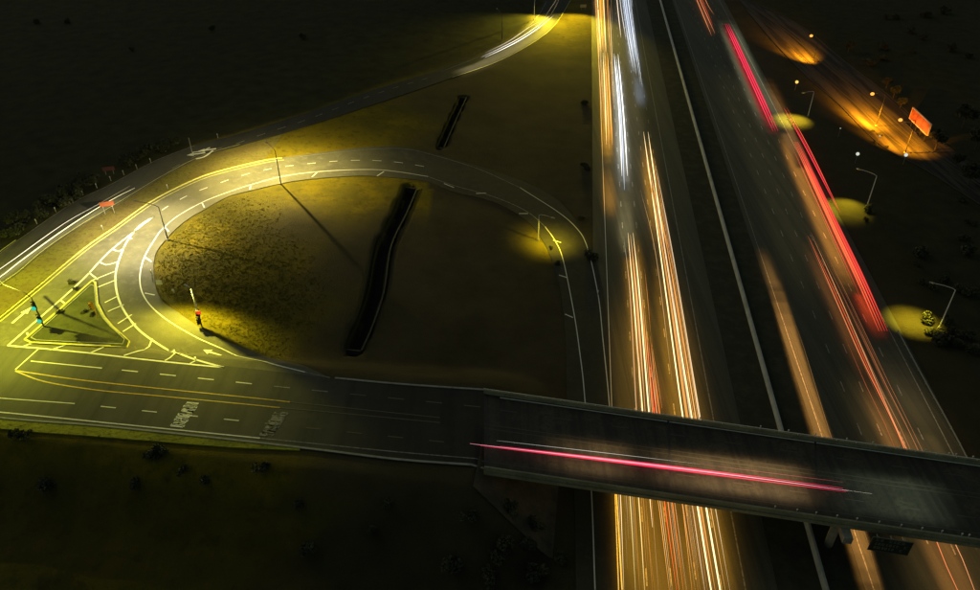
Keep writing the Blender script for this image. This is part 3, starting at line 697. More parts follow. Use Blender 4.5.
# ------------------------------------------------------------------ signs and posts
def board(px, py, wd, ht, leg, m, lab, name='road_sign', rz=0, legs=2, tilt=.0):
    x, y, z = P(px, py); t = thing(name, (x, y, z), lab, 'sign', rz=rz)
    mb = MB(); mb.box((0,-.06,leg+ht/2), (wd,.07,ht), 0, 0, ('X', tilt)); mb.build('panel', m, t)
    for s_ in ((-wd*.32, wd*.32) if legs == 2 else (0,)): mb = MB(); mb.tube([(s_,0,-.1),(s_,0,leg+ht*.9)], .06, 8); mb.build('post', M['galv'], t)
    return t
board(110, 214, 3.2, 1.2, 2.2, M['red'], 'orange red sign board on two posts beside the near white light trail', rz=math.radians(20))
board(110, 174, 3.0, 1.1, 1.0, mat('faded_red_sign', (.16,.05,.035), .7), 'faded red sign board standing in the dark beyond the slip road', rz=math.radians(15))
board(161, 289, 1.3, 1.0, 1.2, M['white_board'], 'small pale yellow sign at the inner shoulder of the loop', legs=1)
board(174, 293, .5, .5, .5, M['white_board'], 'tiny pale marker plate in the grass inside the loop', legs=1)
board(583, 10, 2.8, 1.4, 1.0, mat('pale_yellow_sign', (.5,.45,.2), .6), 'small square pale sign at the top near the motorway', legs=2)
bt = thing('billboard', (*P(915,139)[:2], 0), 'orange red billboard on posts beside the frontage road', 'billboard', rz=0)
pa = np.array(P(905,124)[:2]); pb = np.array(P(927,146)[:2]); bw = np.linalg.norm(pb-pa)*.8; bt.rotation_euler = (0,0,math.atan2(*(pb-pa)[::-1])); mid = (pa+pb)/2; bt.location = (mid[0], mid[1], 0)
mb = MB(); mb.box((0,0,4.5), (bw,.35,3.4)); mb.build('panel', M['redb'], bt)
mb = MB(); mb.box((0,-.05,2.72), (bw+.2,.5,.22)); mb.box((0,-.02,6.28), (bw+.2,.45,.16)); mb.box((-bw/2,-.02,4.5), (.16,.42,3.6)); mb.box((bw/2,-.02,4.5), (.16,.42,3.6)); mb.build('frame', mat('frame_pale', (.6,.5,.42), .6), bt)
for s_ in (-.38, -.13, .13, .38): mb = MB(); mb.tube([(bw*s_,.3,-.1),(bw*s_,.3,6)], .14, 8); mb.build('post', M['dark'], bt)
ld = bpy.data.lights.new('billboard_light', 'AREA'); ld.shape = 'RECTANGLE'; ld.size = bw*.8; ld.size_y = .2; ld.energy = 200; ld.color = (1,.5,.15)
lo = bpy.data.objects.new('billboard_light', ld); COL.objects.link(lo); lo.parent = bt; lo.location = (0,-2.6,2.4); lo.rotation_euler = (math.radians(125), 0, 0)
mb = MB(); mb.box((0,-2.6,2.3), (bw*.8,.25,.12)); 
for s_ in (-.3,.3): mb.box((bw*s_,-1.4,2.5), (.08,2.4,.08))
mb.build('light_trough', M['dark'], bt)

proto = None
def marker(px, py, lab, hgt=1.3, grp='marker posts along the slip road'):
    global proto
    x, y, z = P(px, py)
    if proto is None:
        proto = thing('marker_post', (x, y, z), lab, 'post', grp)
        mb = MB(); mb.box((0,0,.65), (.16,.12,1.4)); mb.build('post', M['galv'], proto)
        mb = MB(); mb.box((0,-.08,1.15), (.18,.06,.3)); mb.build('reflector', M['white_board'], proto); return proto
    o = proto.copy(); COL.objects.link(o); o.location = (x, y, z); o['label'] = lab; o['group'] = grp
    for c_ in proto.children: d = c_.copy(); COL.objects.link(d); d.parent = o
    return o
for px_, py_ in ((19,234),(37,224),(56,212),(70,204),(83,195),(97,188),(111,181),(124,175),(137,169),(151,163),(218,138)):
    marker(px_, py_, 'short pale marker post on the far side of the slip road')
for px_, py_ in ((103,230),(168,189),(598,295),(152,275)): marker(px_, py_, {103:'short marker post in the brown reserve below the orange sign',168:'short marker post in the reserve above the loop kerb',598:'short marker post beside the ramp edge line near the motorway',152:'short marker post at the inner grass edge of the loop'}[px_], grp='marker posts')
(x, y, z), H = solve_height(193, 156, 138)
mb = MB(); mb.tube([(0,0,0),(0,0,H)], .1, 8); t = mb.build('sign_post', M['galv']); t.location = (x, y, z); tag(t, 'bare upright post at the painted arrows on the slip road', 'post')
# guardrail right of the motorway
mb = MB(); path = [P(a, b) for a, b in [(897,333),(925,385),(950,430),(975,478),(1010,545),(1040,600)]]
q, _ = resample([p[:2] for p in path], 2.0)
gr = thing('guardrail', (q[0][0], q[0][1], 0), 'thin steel guardrail beyond the right edge line of the motorway', 'guardrail')
mb = MB(); sweep_profile(mb, [(-.04,.45),(-.07,.6),(-.04,.78),(.04,.78),(.04,.45)], [(x_, y_, 0) for x_, y_ in q]); world_child(mb.build('rail', M['galv']), gr)
for i in range(0, len(q), 2): mb = MB(); mb.box((q[i][0]+.1, q[i][1], .35), (.12,.12,.8)); world_child(mb.build('post', M['galv']), gr)

# ------------------------------------------------------------------ frontage road on the right
FR = [(715,-30,722,-22),(752,2,748,12),(800,26,775,44),(845,62,806,76),(884,92,838,104),(925,128,880,145),(962,158,925,170),(1010,192,985,208),(1100,245,1080,275)]
struct(strip(FR, .05, mat('frontage_asphalt', (.065,.056,.042), .8, noise=[((.35,.02,1),(.018,.016,.012),.44,.56),(3,(.035,.03,.024),.5,.7)], spec=.2), 'frontage_road', across=8))  # dark streaks along the road: tree and median shadows put into the colour
mb = MB(); 
for f in (.0, .36, .44, .72, 1.0):
    pts = [(a+(c-a)*f, b+(d-b)*f) for a, b, c, d in FR[1:-1]]
    q, _ = resample(pxs(pts), 2); 
    if f in (.36, .44): sweep_profile(mb, [(-.3,0),(-.3,.25),(.3,.25),(.3,0)], [(x_, y_, .04) for x_, y_ in q], 0)
    else: sweep_profile(mb, [(-.15,0),(-.15,.18),(.15,.18),(.15,0)], [(x_, y_, .04) for x_, y_ in q], 0)
tag(mb.build('kerb', mat('frontage_kerb', (.035,.032,.022), .8)), 'low kerbs running along the orange lit frontage road', 'kerb')

# ------------------------------------------------------------------ light trails
def streak(pts, r, m, parent, nm='streak'):
    mb = MB(); q, _ = resample(pts, 4.0)
    q3 = [(a_[0], a_[1], a_[2]) for a_ in q]; n = len(q3); rr = [r*min(1, .12+i*.16, .12+(n-1-i)*.16) for i in range(n)]
    mb.tube(q3, rr, 6); return world_child(mb.build(nm, m, None, True), parent)
def Z(pl, z=.8, onterrain=False):
    if onterrain: return [P(a, b, z) for a, b in pl]
    return [(*PZ(a, b, z), z) for a, b in pl]
def trail(lab, cat, group, lines, z=.8, terr=False):
    """lines: (pixel polyline, radius, colour, strength)"""
    p0 = Z(lines[0][0][:1], z, terr)[0]
    t = thing('light_trail', (p0[0], p0[1], p0[2]), lab, cat, group)
    for pl, r, c_, s_ in lines:
        streak(Z(pl, z, terr), r*.68, emat('trail_%.2f_%.2f_%.2f_%.1f' % (*c_, s_), c_, s_*(.5 if s_ > 2 else 1)), t)
    return t
def ext(p, q, y2):   # continue a pixel line
    f = (y2-p[1])/(q[1]-p[1]); return (p[0]+(q[0]-p[0])*f, y2)
WO = (1,.70,.34); OR = (1,.42,.08); DO = (.9,.34,.07); BW = (.72,.82,1); RD = (1,.035,.06); RO = (1,.10,.03)
G1 = 'light trails on the left carriageway'; G2 = 'light trails on the right carriageway'
WK = 5.0      # strip lamp level
def wash(parent, pl, width, power_m, col, z=1.1, terr=False, spread=150):
    """unseen strip lamps added along a trail, facing down to light the road"""
    pts = Z(pl, z, terr)
    pts = [Vector(p) for p in pts]; segs = [[a, b, 1.0] for a, b in zip(pts[:-1], pts[1:])]
    for end in (0, -1):           # the strips fade in and out over some metres
        a, b, _ = segs[end]; Lg = (b-a).length; cut = min(6.0, Lg*.14); d = (b-a)/Lg; ks = (.12,.35,.6,.82)
        if end == 0: segs[0] = [a+d*cut*4, b, 1.0]; segs[0:0] = [[a+d*cut*i, a+d*cut*(i+1), ks[i]] for i in range(4)]
        else: segs[-1] = [a, b-d*cut*4, 1.0]; segs += [[b-d*cut*(i+1), b-d*cut*i, ks[i]] for i in (3,2,1,0)]
    for a, b, pf in segs:
        Lg = (b-a).length; c_ = (a+b)/2; d = (b-a).normalized()
        ld = bpy.data.lights.new('unseen_strip_lamp', 'AREA'); ld.shape = 'RECTANGLE'; ld.size = Lg; ld.size_y = width; ld.energy = power_m*Lg*WK*pf; ld.color = col; ld.spread = math.radians(spread)  # added strip lamp, unseen from above, lights the road below
        o = bpy.data.objects.new('unseen_strip_lamp', ld); COL.objects.link(o); o.parent = parent
        o.matrix_parent_inverse = Matrix.Translation(-Vector(parent.location)); o.location = c_
        zl = Vector((0,0,1)); yv = zl.cross(d).normalized(); zz = d.cross(yv)
        o.rotation_euler = Matrix((d, yv, zz)).transposed().to_euler()
t = trail('orange pair of trails at the top left of the motorway', 'light trail', G1, [([(596,-40),(597.5,0),(601,52)], .22, WO, 4), ([(602,-40),(603.5,0),(606,52)], .22, WO, 3.5), ([(598.5,-40),(600,0),(603,50)], .3, OR, 1.1), ([(606,-40),(607,0),(610,52)], .12, OR, 1.0)])
wash(t, [(598,-40),(600,0),(603,54)], 3.4, 20, (1,.47,.035))
t = trail('orange pair of trails continuing below the topmost pair', 'light trail', G1, [([(603,53),(605,95),(606.5,145)], .2, WO, 3.5), ([(607.5,53),(610.5,110),(612.5,145)], .24, OR, 3.2), ([(605,54),(607.5,100),(609,150)], .2, OR, .9)])
wash(t, [(604,54),(607,110),(609,160)], 2.6, 14, (1,.47,.035)); wash(t, [(607,160),(612,215)], 2.8, 4, (1,.45,.05))
t = trail('white pair of trails between the orange and blue ones', 'light trail', G1, [([(614,54),(619,110),(622,176)], .24, (1,.97,.92), 4), ([(618,54),(623.5,115),(627.5,176)], .24, (1,.97,.92), 4), ([(616,56),(621,115),(624.5,190)], .3, BW, .8)])
wash(t, [(616,58),(621,115),(625,188)], 3.0, 10, (.85,.88,1)); wash(t, [(623,180),(629,255)], 3.4, 3.2, (1,.85,.5))
t = trail('bluish white fan of trails at the top of the left carriageway', 'light trail', G1, [([(620,-40),(624,0),(633,60)], .17, BW, 3), ([(624,-40),(628,0),(637,62)], .17, BW, 3), ([(617,-40),(620,0),(626,40)], .15, (1,.9,.8), 2.5), ([(614,-40),(617,0),(621,38)], .15, (1,.8,.6), 2), ([(622,-40),(626,0),(635,62)], .22, BW, .9)])
wash(t, [(622,-40),(626,0),(637,75)], 3.6, 9, (.55,.66,1)); wash(t, [(636,65),(642,105)], 3.0, 4, (.5,.62,1))
E1 = ext((643.6,132),(682,411),590); 
t = trail('long white and orange pair of trails in the lanes nearest the median', 'light trail', G1, [([(643.6,132),(660,250),(682,411),(697.5,506),(712,595),(730,700)], .19, WO, 4.0), ([(648,132),(665,250),(691,413),(706,506),(721,595),(738,700)], .19, WO, 4.5),
    ([(650,170),(669,258),(695,413),(711,509),(727,600)], .10, OR, 1.2), ([(646,160),(662.5,250),(686.5,411),(701,506),(716,595)], .26, OR, .8), ([(640.5,190),(655,250),(672,380)], .07, (1,.6,.25), .7), ([(652,190),(672,262),(699,413)], .08, OR, .8)])
wash(t, [(646,138),(662,250)], 3.4, 8.5, (1,.47,.035)); wash(t, [(662,250),(686,411),(703,506),(727,640)], 5.2, 7, (1,.47,.035))
t = trail('white and orange pair of trails in the left lane above the bridge', 'light trail', G1, [([(628,233),(633,290),(642,406),(650,500),(652.5,527)], .19, WO, 4), ([(633,233),(639,290),(648.5,407),(656,490)], .19, WO, 4), ([(630.5,235),(636,290),(645,406)], .28, (1,.55,.2), .9), ([(637,260),(651,407)], .08, OR, 1)])
wash(t, [(631,228),(637,290),(646,406)], 3.6, 7.5, (1,.47,.035)); wash(t, [(646,406),(662,560),(668,640)], 6.2, 8, (1,.47,.035))
t = trail('red and orange bundle of trails beginning halfway down the left carriageway', 'light trail', G1, [([(646,336),(653.5,408),(664.4,501),(676.6,590)], .11, RO, 2), ([(650,336),(659,408),(672.4,503),(684,595)], .13, (1,.25,.05), 2.2), ([(648,338),(656,408),(668,502),(679,590)], .11, (1,.2,.08), 1.6), ([(652,345),(662,408)], .08, OR, 1.2)])
wash(t, [(650,350),(659,410)], 2.4, 4, (1,.35,.1))
t = trail('orange bundle of trails nearest the left edge line below the bridge', 'light trail', G1, [([(617,440),(620.5,495),(624,595)], .10, WO, 1.6), ([(625,440),(630,497),(635.8,595)], .11, (1,.78,.3), 2.4), ([(633,440),(638.6,498),(644.8,595)], .12, (1,.80,.3), 2.6), ([(628,440),(634,500),(640,595)], .08, OR, .8), ([(638,450),(648,590)], .06, OR, .8)])
wash(t, [(627,445),(634,520),(640,640)], 5.6, 8, (1,.50,.03))
t = trail('fine orange bundle of trails in the middle lanes below the bridge', 'light trail', G1, [([(652,470),(658,500),(670,595)], .12, OR, 2.6), ([(657,470),(662,500),(673,595)], .07, OR, 1.4), ([(676,470),(682.4,505),(692.5,595)], .09, OR, 1.3), ([(684,480),(701,595)], .06, OR, .9), ([(690,505),(705,595)], .05, OR, .9), ([(671,500),(688,600)], .06, DO, .9), ([(694,480),(711,590)], .06, OR, .8), ([(646,520),(656,600)], .05, OR, .8)])
wash(t, [(670,470),(692,640)], 6.5, 8, (1,.46,.035))
t = trail('reddish orange thin trails at the very top of the right carriageway', 'light trail', G2, [([(680,-40),(696.7,0),(711.7,36)], .15, (1,.32,.12), 1.3), ([(684,-40),(700,0),(715,34)], .13, (1,.28,.12), 1.3), ([(690,-40),(705.5,0),(714,15)], .12, (1,.3,.1), 1.2), ([(686,-40),(702,0),(713,26)], .14, RO, .7)])
wash(t, [(685,-40),(701,0),(713,33)], 2.6, 1.8, (1,.3,.12))
t = trail('thick crimson trail in the upper right carriageway', 'light trail', G2, [([(725+o,24),(748+o*1.2,75),(773+o*1.4,131)], .33, (.95,.028,.085), 1.05) for o in (0,1.8,3.6)])
wash(t, [(726,22),(750,75),(775,131)], 3.2, 7, (1,.03,.07))
wash(t, [(726,18),(750,73),(776,130)], 8.0, 5.0, (.80,.88,.62)); wash(t, [(768,75),(790,132),(805,165)], 4.0, 4.5, (1,.50,.18))
t = trail('thin twin crimson trails outside the broad red trail', 'light trail', G2, [([(784,108),(807,150),(838,210)], .13, (1,.04,.08), 1.6), ([(787,108),(811,152),(841,214)], .12, (1,.10,.05), 1.4), ([(785.5,110),(809,151),(839,211)], .16, (.8,.02,.03), .8)])
t = trail('broad red trail ending beside the right shoulder of the motorway', 'light trail', G2, [([(794+o*.5,142),(804+o*.7,165),(834+o,231),(857+o*1.1,280),(879+o*1.2,331)], .33, ((1,.11,.05) if o < 3 else (1,.065,.045)), .9) for o in (0,2.4,4.8,7.0)])
wash(t, [(786,132),(799,165),(829,231),(855,290)], 4.2, 10, (1,.42,.09)); wash(t, [(798,150),(834,231),(862,290),(882,333)], 2.6, 9, (1,.10,.03)); wash(t, [(880,335),(925,430)], 7, 1.1, (1,.75,.45))
t = trail('thin pair of orange red trails left of the broad red trail', 'light trail', G2, [([(808,236),(836,300),(862,359),(901,440),(938.5,546),(962,600),(990,670)], .11, (1,.24,.08), 1.0), ([(811,233),(842,302),(878,386),(906,448),(957,547),(978,600),(1003,660)], .10, (1,.38,.15), .95), ([(809.5,238),(838.5,300),(869,370),(903,443)], .12, RO, .7)])
wash(t, [(809,240),(840,305),(872,380)], 3.0, 2.2, (1,.38,.12)); wash(t, [(870,378),(905,450),(950,560),(985,640)], 4.6, 5.0, (1,.42,.12)); wash(t, [(893,385),(935,470)], 7.5, 1.6, (1,.66,.36))
t = trail('broad soft orange trail in the inner lane of the right carriageway', 'light trail', G2, [([(775,300),(794,345),(822,432),(852,515),(876,600)], .05, (1,.5,.15), .4), ([(790,310),(803,345),(831,436),(858,510),(884,600)], .04, (1,.5,.15), .4)])
wash(t, [(762,245),(778,290)], 2.2, 2.2, (1,.50,.16), 1.0); wash(t, [(774,278),(800,365),(823,436),(850,510),(880,610)], 3.2, 7.0, (1,.48,.14), .7, spread=110)
t = trail('crimson trail with a pale core along the bridge deck', 'light trail', None, [([(470,443.5),(620,461),(760,478.5),(848,490.5)], .16, (1,.35,.45), 2.5), ([(480,445.5),(620,462.5),(760,480.5),(846,491.5)], .17, (1,.02,.08), 1.1), ([(500,446),(620,460),(760,477),(843,488)], .17, (1,.02,.10), 1.0), ([(842,489.5),(872,493.6)], .07, (1,.9,.7), 1.2)], z=LV+.75)
wash(t, [(540,446),(640,458)], 6.5, 6.0, (1,.66,.32), LV+1.2); wash(t, [(640,458),(760,473),(820,481)], 7.0, 10.5, (1,.66,.33), LV+1.2); wash(t, [(820,481),(960,500)], 8.0, 2.8, (.75,.95,.72), LV+1.2)
t = trail('thin pale trail just above the crimson one on the bridge', 'light trail', None, [([(497,440.5),(620,454.5),(700,464)], .07, (.8,.78,.7), .8), ([(700,464),(843,482)], .06, (1,.15,.2), .7)], z=LV+.75)
t = trail('bright white pair of trails on the near left part of the slip road', 'light trail', 'light trails on the slip road', [([(-60,318),(0,277),(20,261.5),(65,229),(108.5,201.5),(135,188)], .17, (1,.90,.45), 4), ([(-60,310),(0,269),(13,260),(65,223),(102,202.5)], .10, (1,.88,.6), 2), ([(90,209),(130,186)], .07, (1,.8,.4), 1)], z=.75, terr=True)
wash(t, [(-20,287),(20,259),(65,228),(125,192)], 1.6, 3.0, (1,.9,.45), .9, True)
t = trail('white triple trail on the far end of the slip road', 'light trail', 'light trails on the slip road', [([(485,57.5),(505.5,48),(523,38.5),(540,27),(553.5,15.7)], .19, (1,.96,.88), 4), ([(481,57.5),(501,48),(520,38),(537,26.5),(550,15.5)], .15, (1,.92,.86), 3), ([(485.5,53),(508.5,41.5),(530,27),(543,20)], .09, (1,.85,.7), 1.4), ([(543,20),(551,8),(556,0),(562,-14)], .06, (1,.75,.4), .7), ([(549,18),(556,6),(561,-6)], .05, (1,.75,.4), .6)], z=.75, terr=True)
wash(t, [(545,26),(515,46),(480,63),(455,72)], 4.5, 6.5, (1,.86,.5), 1.0, True)
def fine(parent, base0, base1, n, cols, seed, z=.7, r=(.025,.055), st=(.5,1.3), keep=(.25,.9)):
    """faint fine streaks of marker lamps scattered between two pixel polylines"""
    rr = random.Random(seed)
    for _ in range(n):
        f = rr.random(); pl = [(a[0]+(b[0]-a[0])*f, a[1]+(b[1]-a[1])*f) for a, b in zip(base0, base1)]
        q, Lg = resample(Z(pl, z+rr.uniform(-.2,.5)), 5.0); n_ = len(q); ln = rr.uniform(*keep); s0 = rr.uniform(0, 1-ln); sub = q[int(s0*n_):int((s0+ln)*n_)+1]
        if len(sub) < 3: continue
        c_ = rr.choice(cols); s_ = round(rr.uniform(*st), 1)
        mb = MB(); r_ = rr.uniform(*r); m_ = len(sub); mb.tube([tuple(p) for p in sub], [r_*min(1, .1+i*.3, .1+(m_-1-i)*.3) for i in range(m_)], 5); world_child(mb.build('streak', emat('trail_%.2f_%.2f_%.2f_%.1f' % (*c_, s_), c_, s_), None, True), parent)
CO = [(1,.45,.12),(1,.6,.25),(1,.35,.08),(1,.75,.45)]
TL = [o for o in COL.objects if o.get('category') == 'light trail']
def TT(w_): return [o for o in TL if w_ in o['label']][0]
fine(TT('orange pair of trails at the top'), [(594,-20),(598,52),(603,140)], [(611,-20),(614,52),(618,140)], 16, CO, 1)
fine(TT('bluish'), [(616,-20),(622,30),(630,70)], [(630,-20),(636,30),(644,90)], 12, [(.7,.8,1),(.9,.92,1)], 2, st=(.6,1.6))
fine(TT('long white and orange'), [(642,150),(659,250),(680,411),(693,500),(710,600)], [(654,150),(674,250),(702,411),(718,505),(735,600)], 26, CO, 3)
fine(TT('left lane above'), [(622,236),(628,290),(634,406),(640,500)], [(642,236),(648,290),(658,406),(664,500)], 16, CO, 4)
fine(TT('nearest the left edge line'), [(614,440),(618,500),(622,600)], [(646,440),(652,500),(660,600)], 16, CO, 5)
fine(TT('fine orange bundle'), [(650,460),(656,500),(668,600)], [(694,460),(700,500),(716,600)], 30, CO, 6)
fine(TT('thin pair of orange red'), [(800,236),(828,300),(862,380),(890,440),(925,546),(945,600)], [(818,236),(850,300),(888,380),(918,440),(968,546),(990,600)], 12, [(1,.35,.12),(1,.2,.08),(1,.5,.2)], 7, st=(.2,.6), r=(.02,.045))
fine(TT('broad red trail'), [(788,142),(800,168),(828,231),(850,280),(873,331)], [(800,142),(812,168),(842,231),(866,280),(888,331)], 18, [(1,.06,.05),(1,.25,.08),(1,.12,.06)], 8, st=(.5,1.1))
wash(TT('long white and orange'), [(655,270),(676,411),(690,500),(712,640)], 13, 5, (1,.55,.07), 2.2)
wash(TT('left lane above'), [(636,280),(650,406),(660,500),(672,640)], 11, 6, (1,.55,.07), 2.2)
wash(TT('thin pair of orange red'), [(880,360),(920,440),(960,540),(990,640)], 15, 4, (1,.68,.28), 2.5)
wash(TT('thick crimson'), [(730,60),(775,160),(830,300)], 13, 1.0, (1,.85,.45), 2.5)
wash(TT('white pair of trails between'), [(615,0),(624,110),(634,240)], 12, 3.0, (1,.85,.6), 2.2)

# ------------------------------------------------------------------ vegetation
def leaf_mesh(name, n, rx, rz_, size, seed, lobes=5):
    r = random.Random(seed); vs = []; fs = []
    cs = [(r.uniform(-.5,.5)*rx, r.uniform(-.5,.5)*rx, rz_*r.uniform(.35,.8), r.uniform(.45,.8)) for _ in range(lobes)]
    for i in range(n):
        c_ = r.choice(cs); d = Vector((r.gauss(0,1), r.gauss(0,1), r.gauss(0,1))).normalized()*(r.random()**.4)
        p = Vector((c_[0]+d.x*rx*c_[3]*.75, c_[1]+d.y*rx*c_[3]*.75, max(.05, c_[2]+d.z*rz_*c_[3]*.6)))
        a = Vector((r.gauss(0,1), r.gauss(0,1), r.gauss(0,.6))).normalized()*size*r.uniform(.6,1.3); b = a.cross(Vector((r.gauss(0,1), r.gauss(0,1), r.gauss(0,1)))).normalized()*size*r.uniform(.4,.8)
        k = len(vs); vs += [p-a, p+b, p+a, p-b]; fs.append((k, k+1, k+2, k+3))
    me = bpy.data.meshes.new(name); me.from_pydata([tuple(v) for v in vs], [], fs); me.materials.append(M['leaf']); return me
SH = [leaf_mesh('foliage', 420, 1.6, 1.7, .24, 100+k) for k in range(4)]
TR = [leaf_mesh('crown', 1500, 3.2, 3.6, .38, 200+k, 9) for k in range(3)]
def stem_mesh():
    mb = MB()
    for k in range(4):
        a = k*1.6+.3; mb.tube([(0,0,-.2),(math.cos(a)*.35,math.sin(a)*.35,.7),(math.cos(a)*.6,math.sin(a)*.6,1.3)], [.07,.05,.02], 5)
    me = bpy.data.meshes.new('stems'); me.from_pydata(mb.v, [], mb.f); me.materials.append(M['bark']); return me
STM = stem_mesh()
def trunk_mesh():
    mb = MB(); mb.tube([(0,0,-.2),(.05,0,1.5),(.1,.1,3.4)], [.26,.2,.14], 8)
    for k in range(5):
        a = k*1.26; mb.tube([(.08,.05,2.2+.2*k),(math.cos(a)*1.0,math.sin(a)*1.0,3.8+.2*k),(math.cos(a)*1.9,math.sin(a)*1.9,5.0)], [.1,.07,.03], 6)
    me = bpy.data.meshes.new('trunk'); me.from_pydata(mb.v, [], mb.f); me.materials.append(M['bark']); return me
TKM = trunk_mesh()
def shrub(px, py, sc, lab, grp=None):
    x, y, z = P(px, py); t = thing('shrub', (x, y, z-.12), lab, 'shrub', grp, rnd.uniform(0, 6.28)); t.scale = (sc*rnd.uniform(.9,1.3), sc*rnd.uniform(.8,1.1), sc*rnd.uniform(.7,1))
    link('foliage', SH[rnd.randrange(4)], t); link('stems', STM, t); return t
def tree(px, py, sc, lab, grp=None):
    x, y, z = P(px, py); t = thing('tree', (x, y, z-.1), lab, 'tree', grp, rnd.uniform(0, 6.28)); t.scale = (sc, sc, sc)
    o = link('crown', TR[rnd.randrange(3)], t); o.location = (0,0,2.6); link('trunk', TKM, t); return t
def offroad(px, py): return True
shrub(867, 211, 1.15, 'round dark bush at the foot of the lamp in the middle right'); shrub(866, 221, .6, 'small dark bush just below the round one at the lamp')
for a in ((932,334),(941,342),(951,332),(957,345),(965,338),(972,350),(946,322),(925,322)):
    shrub(a[0], a[1], rnd.uniform(.9,1.5), 'dark shrub in the cluster below the right edge lamp', 'shrubs in the right edge cluster')
shrub(551, 249, .5, 'tiny dark bush in the yellow light pool by the ramp'); shrub(557, 264, .6, 'small bush just below the light pool by the ramp')
for a in ((16,226),(28,222),(40,213),(50,207),(62,199),(72,193),(84,188),(95,182),(66,208),(78,200),(44,220),(124,168),(134,163),(146,158),(160,152),(172,148),(20,236),(6,240)):
    shrub(a[0]+rnd.uniform(-3,3), a[1]-3, rnd.uniform(1.0,1.9), 'dark shrub in the row beyond the marker posts', 'shrub row beyond the slip road')
for a, b in ((76,290),(60,313),(85,313),(92,316),(71,284)):
    shrub(a, b, .55, 'low dark plant on the turf of the triangular island', 'plants on the triangular island')
for a in ((512,512),(528,545),(505,548),(536,528),(560,560),(490,580),(535,575),(470,520),(452,570),(500,560)):
    shrub(a[0], a[1], rnd.uniform(.8,1.6), 'dark bush on the slope foot below the bridge', 'bushes below the bridge')
for k in range(9):
    shrub(rnd.uniform(5,430), rnd.uniform(468,585), rnd.uniform(.6,1.0), 'dim bush in the dark field at the lower left', 'bushes in the lower left field')
for a in ((16,434),(27,435),(155,452),(162,450),(152,456)): shrub(a[0], a[1]+2, .9, 'low bush on the embankment under the arterial kerb', 'bushes on the arterial embankment')
for k in range(6):
    shrub(rnd.uniform(582,594), rnd.uniform(90,260), rnd.uniform(.5,1.1), 'scraggy bush along the left shoulder of the motorway', 'bushes on the motorway shoulder')
for k in range(5):
    shrub(rnd.uniform(5,470), rnd.uniform(8,52), rnd.uniform(.8,1.5), 'dim bush in the black land beyond the slip road', 'bushes beyond the slip road')
for (a, b, s_, lab) in ((935,150,1.0,'dark tree right of the billboard'),(893,98,.7,'small tree behind the middle sodium lamp'),(886,88,.6,'smaller tree behind the middle sodium lamp nearest the kerb'),(962,128,1.2,'large dark tree behind the billboard'),(975,150,1.1,'dark tree at the right edge of the picture'),(968,185,1.0,'dark tree near the end of the frontage road'),(900,108,.6,'small tree left of the billboard'),(848,52,.7,'small tree beside the farthest sodium lamp'),(955,168,.7,'low tree at the lit end of the frontage road')):
    tree(a, b, s_, lab, 'trees near the frontage road')
for (a, b, s_) in ((880,136,.5),(886,148,.4),(875,143,.35),(872,132,.4)): shrub(a, b, s_*1.4, 'small dark shrub in the strip of the frontage road', 'shrubs on the frontage road strip')
for k in range(14): shrub(rnd.uniform(850,975), rnd.uniform(10,75), rnd.uniform(1.0,2.2), 'dim bush in the black land at the upper right', 'bushes at the upper right')
for k in range(12): shrub(rnd.uniform(915,978), rnd.uniform(200,300), rnd.uniform(.6,1.6), 'dim bush in the dark land right of the motorway', 'bushes right of the motorway')

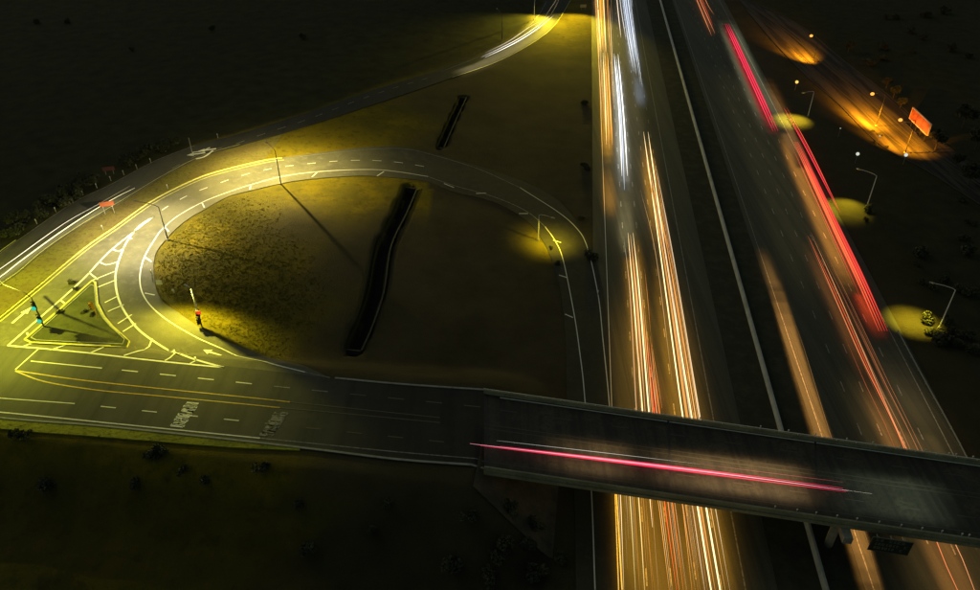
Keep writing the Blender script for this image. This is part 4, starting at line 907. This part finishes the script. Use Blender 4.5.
# rough dry grass inside the loop and on the lit verges: countless tufts
def inpoly(x, y, poly):
    c_ = False; j = len(poly)-1
    for i in range(len(poly)):
        if (poly[i][1] > y) != (poly[j][1] > y) and x < (poly[j][0]-poly[i][0])*(y-poly[i][1])/(poly[j][1]-poly[i][1])+poly[i][0]: c_ = not c_
        j = i
    return c_
polys = [([(162,292),(157,265),(168,240),(192,222),(230,200),(290,186),(360,180),(396,186),(380,240),(366,300),(345,345),(300,368),(262,352),(222,334),(186,310)], 10000, .13),
         ([(270,158),(285,136),(330,122),(400,104),(445,100),(432,150),(400,143),(345,148)], 7000, .13),
         ([(500,36),(528,12),(545,16),(520,34),(500,46)], 600, .4)]
vs = []; fs = []; rg = random.Random(5)
for poly, n, hh in polys:
    x0 = min(p[0] for p in poly); x1 = max(p[0] for p in poly); y0 = min(p[1] for p in poly); y1 = max(p[1] for p in poly); k = 0
    while k < n:
        a, b = rg.uniform(x0, x1), rg.uniform(y0, y1)
        if not inpoly(a, b, poly): continue
        k += 1
        if rg.random() < min(1, max(0, (a-215-30*math.sin(b/37))/90)): continue
        x, y, z = P(a, b)
        z = float(h(x, y))-.1
        for _ in range(3):
            an = rg.uniform(0, 6.28); ww = rg.uniform(.08,.2); ht = hh*rg.uniform(.5,1.7); ox, oy = rg.uniform(-.25,.25), rg.uniform(-.25,.25); lx, ly = rg.uniform(-.25,.25), rg.uniform(-.25,.25)
            q = len(vs); vs += [(x+ox+math.cos(an)*ww, y+oy+math.sin(an)*ww, z), (x+ox-math.cos(an)*ww, y+oy-math.sin(an)*ww, z), (x+ox+lx, y+oy+ly, z+ht)]; fs.append((q, q+1, q+2))
me = bpy.data.meshes.new('grass'); me.from_pydata(vs, [], fs); me.materials.append(M['tuft'])
tag(link('grass', me), 'rough dry grass tufts inside the loop and on the lit verges', 'grass', kind='stuff')

# every repeat is told apart by its place in its own row or group
ORD = 'leftmost second third fourth fifth sixth seventh eighth ninth tenth eleventh twelfth thirteenth fourteenth fifteenth sixteenth seventeenth eighteenth nineteenth twentieth'.split()
import collections
bpy.context.view_layer.update()
same = collections.defaultdict(list)
for o in COL.objects:
    if o.parent is None and o.get('label'): same[o['label']].append(o)
for lab, os_ in same.items():
    if len(os_) > 1:
        os_.sort(key=lambda o: proj(*o.location)[0])
        for i, o in enumerate(os_): o['label'] = '%s, %s' % (lab, 'leftmost' if i == 0 else ('rightmost' if i == len(os_)-1 else ORD[i]+' from left'))
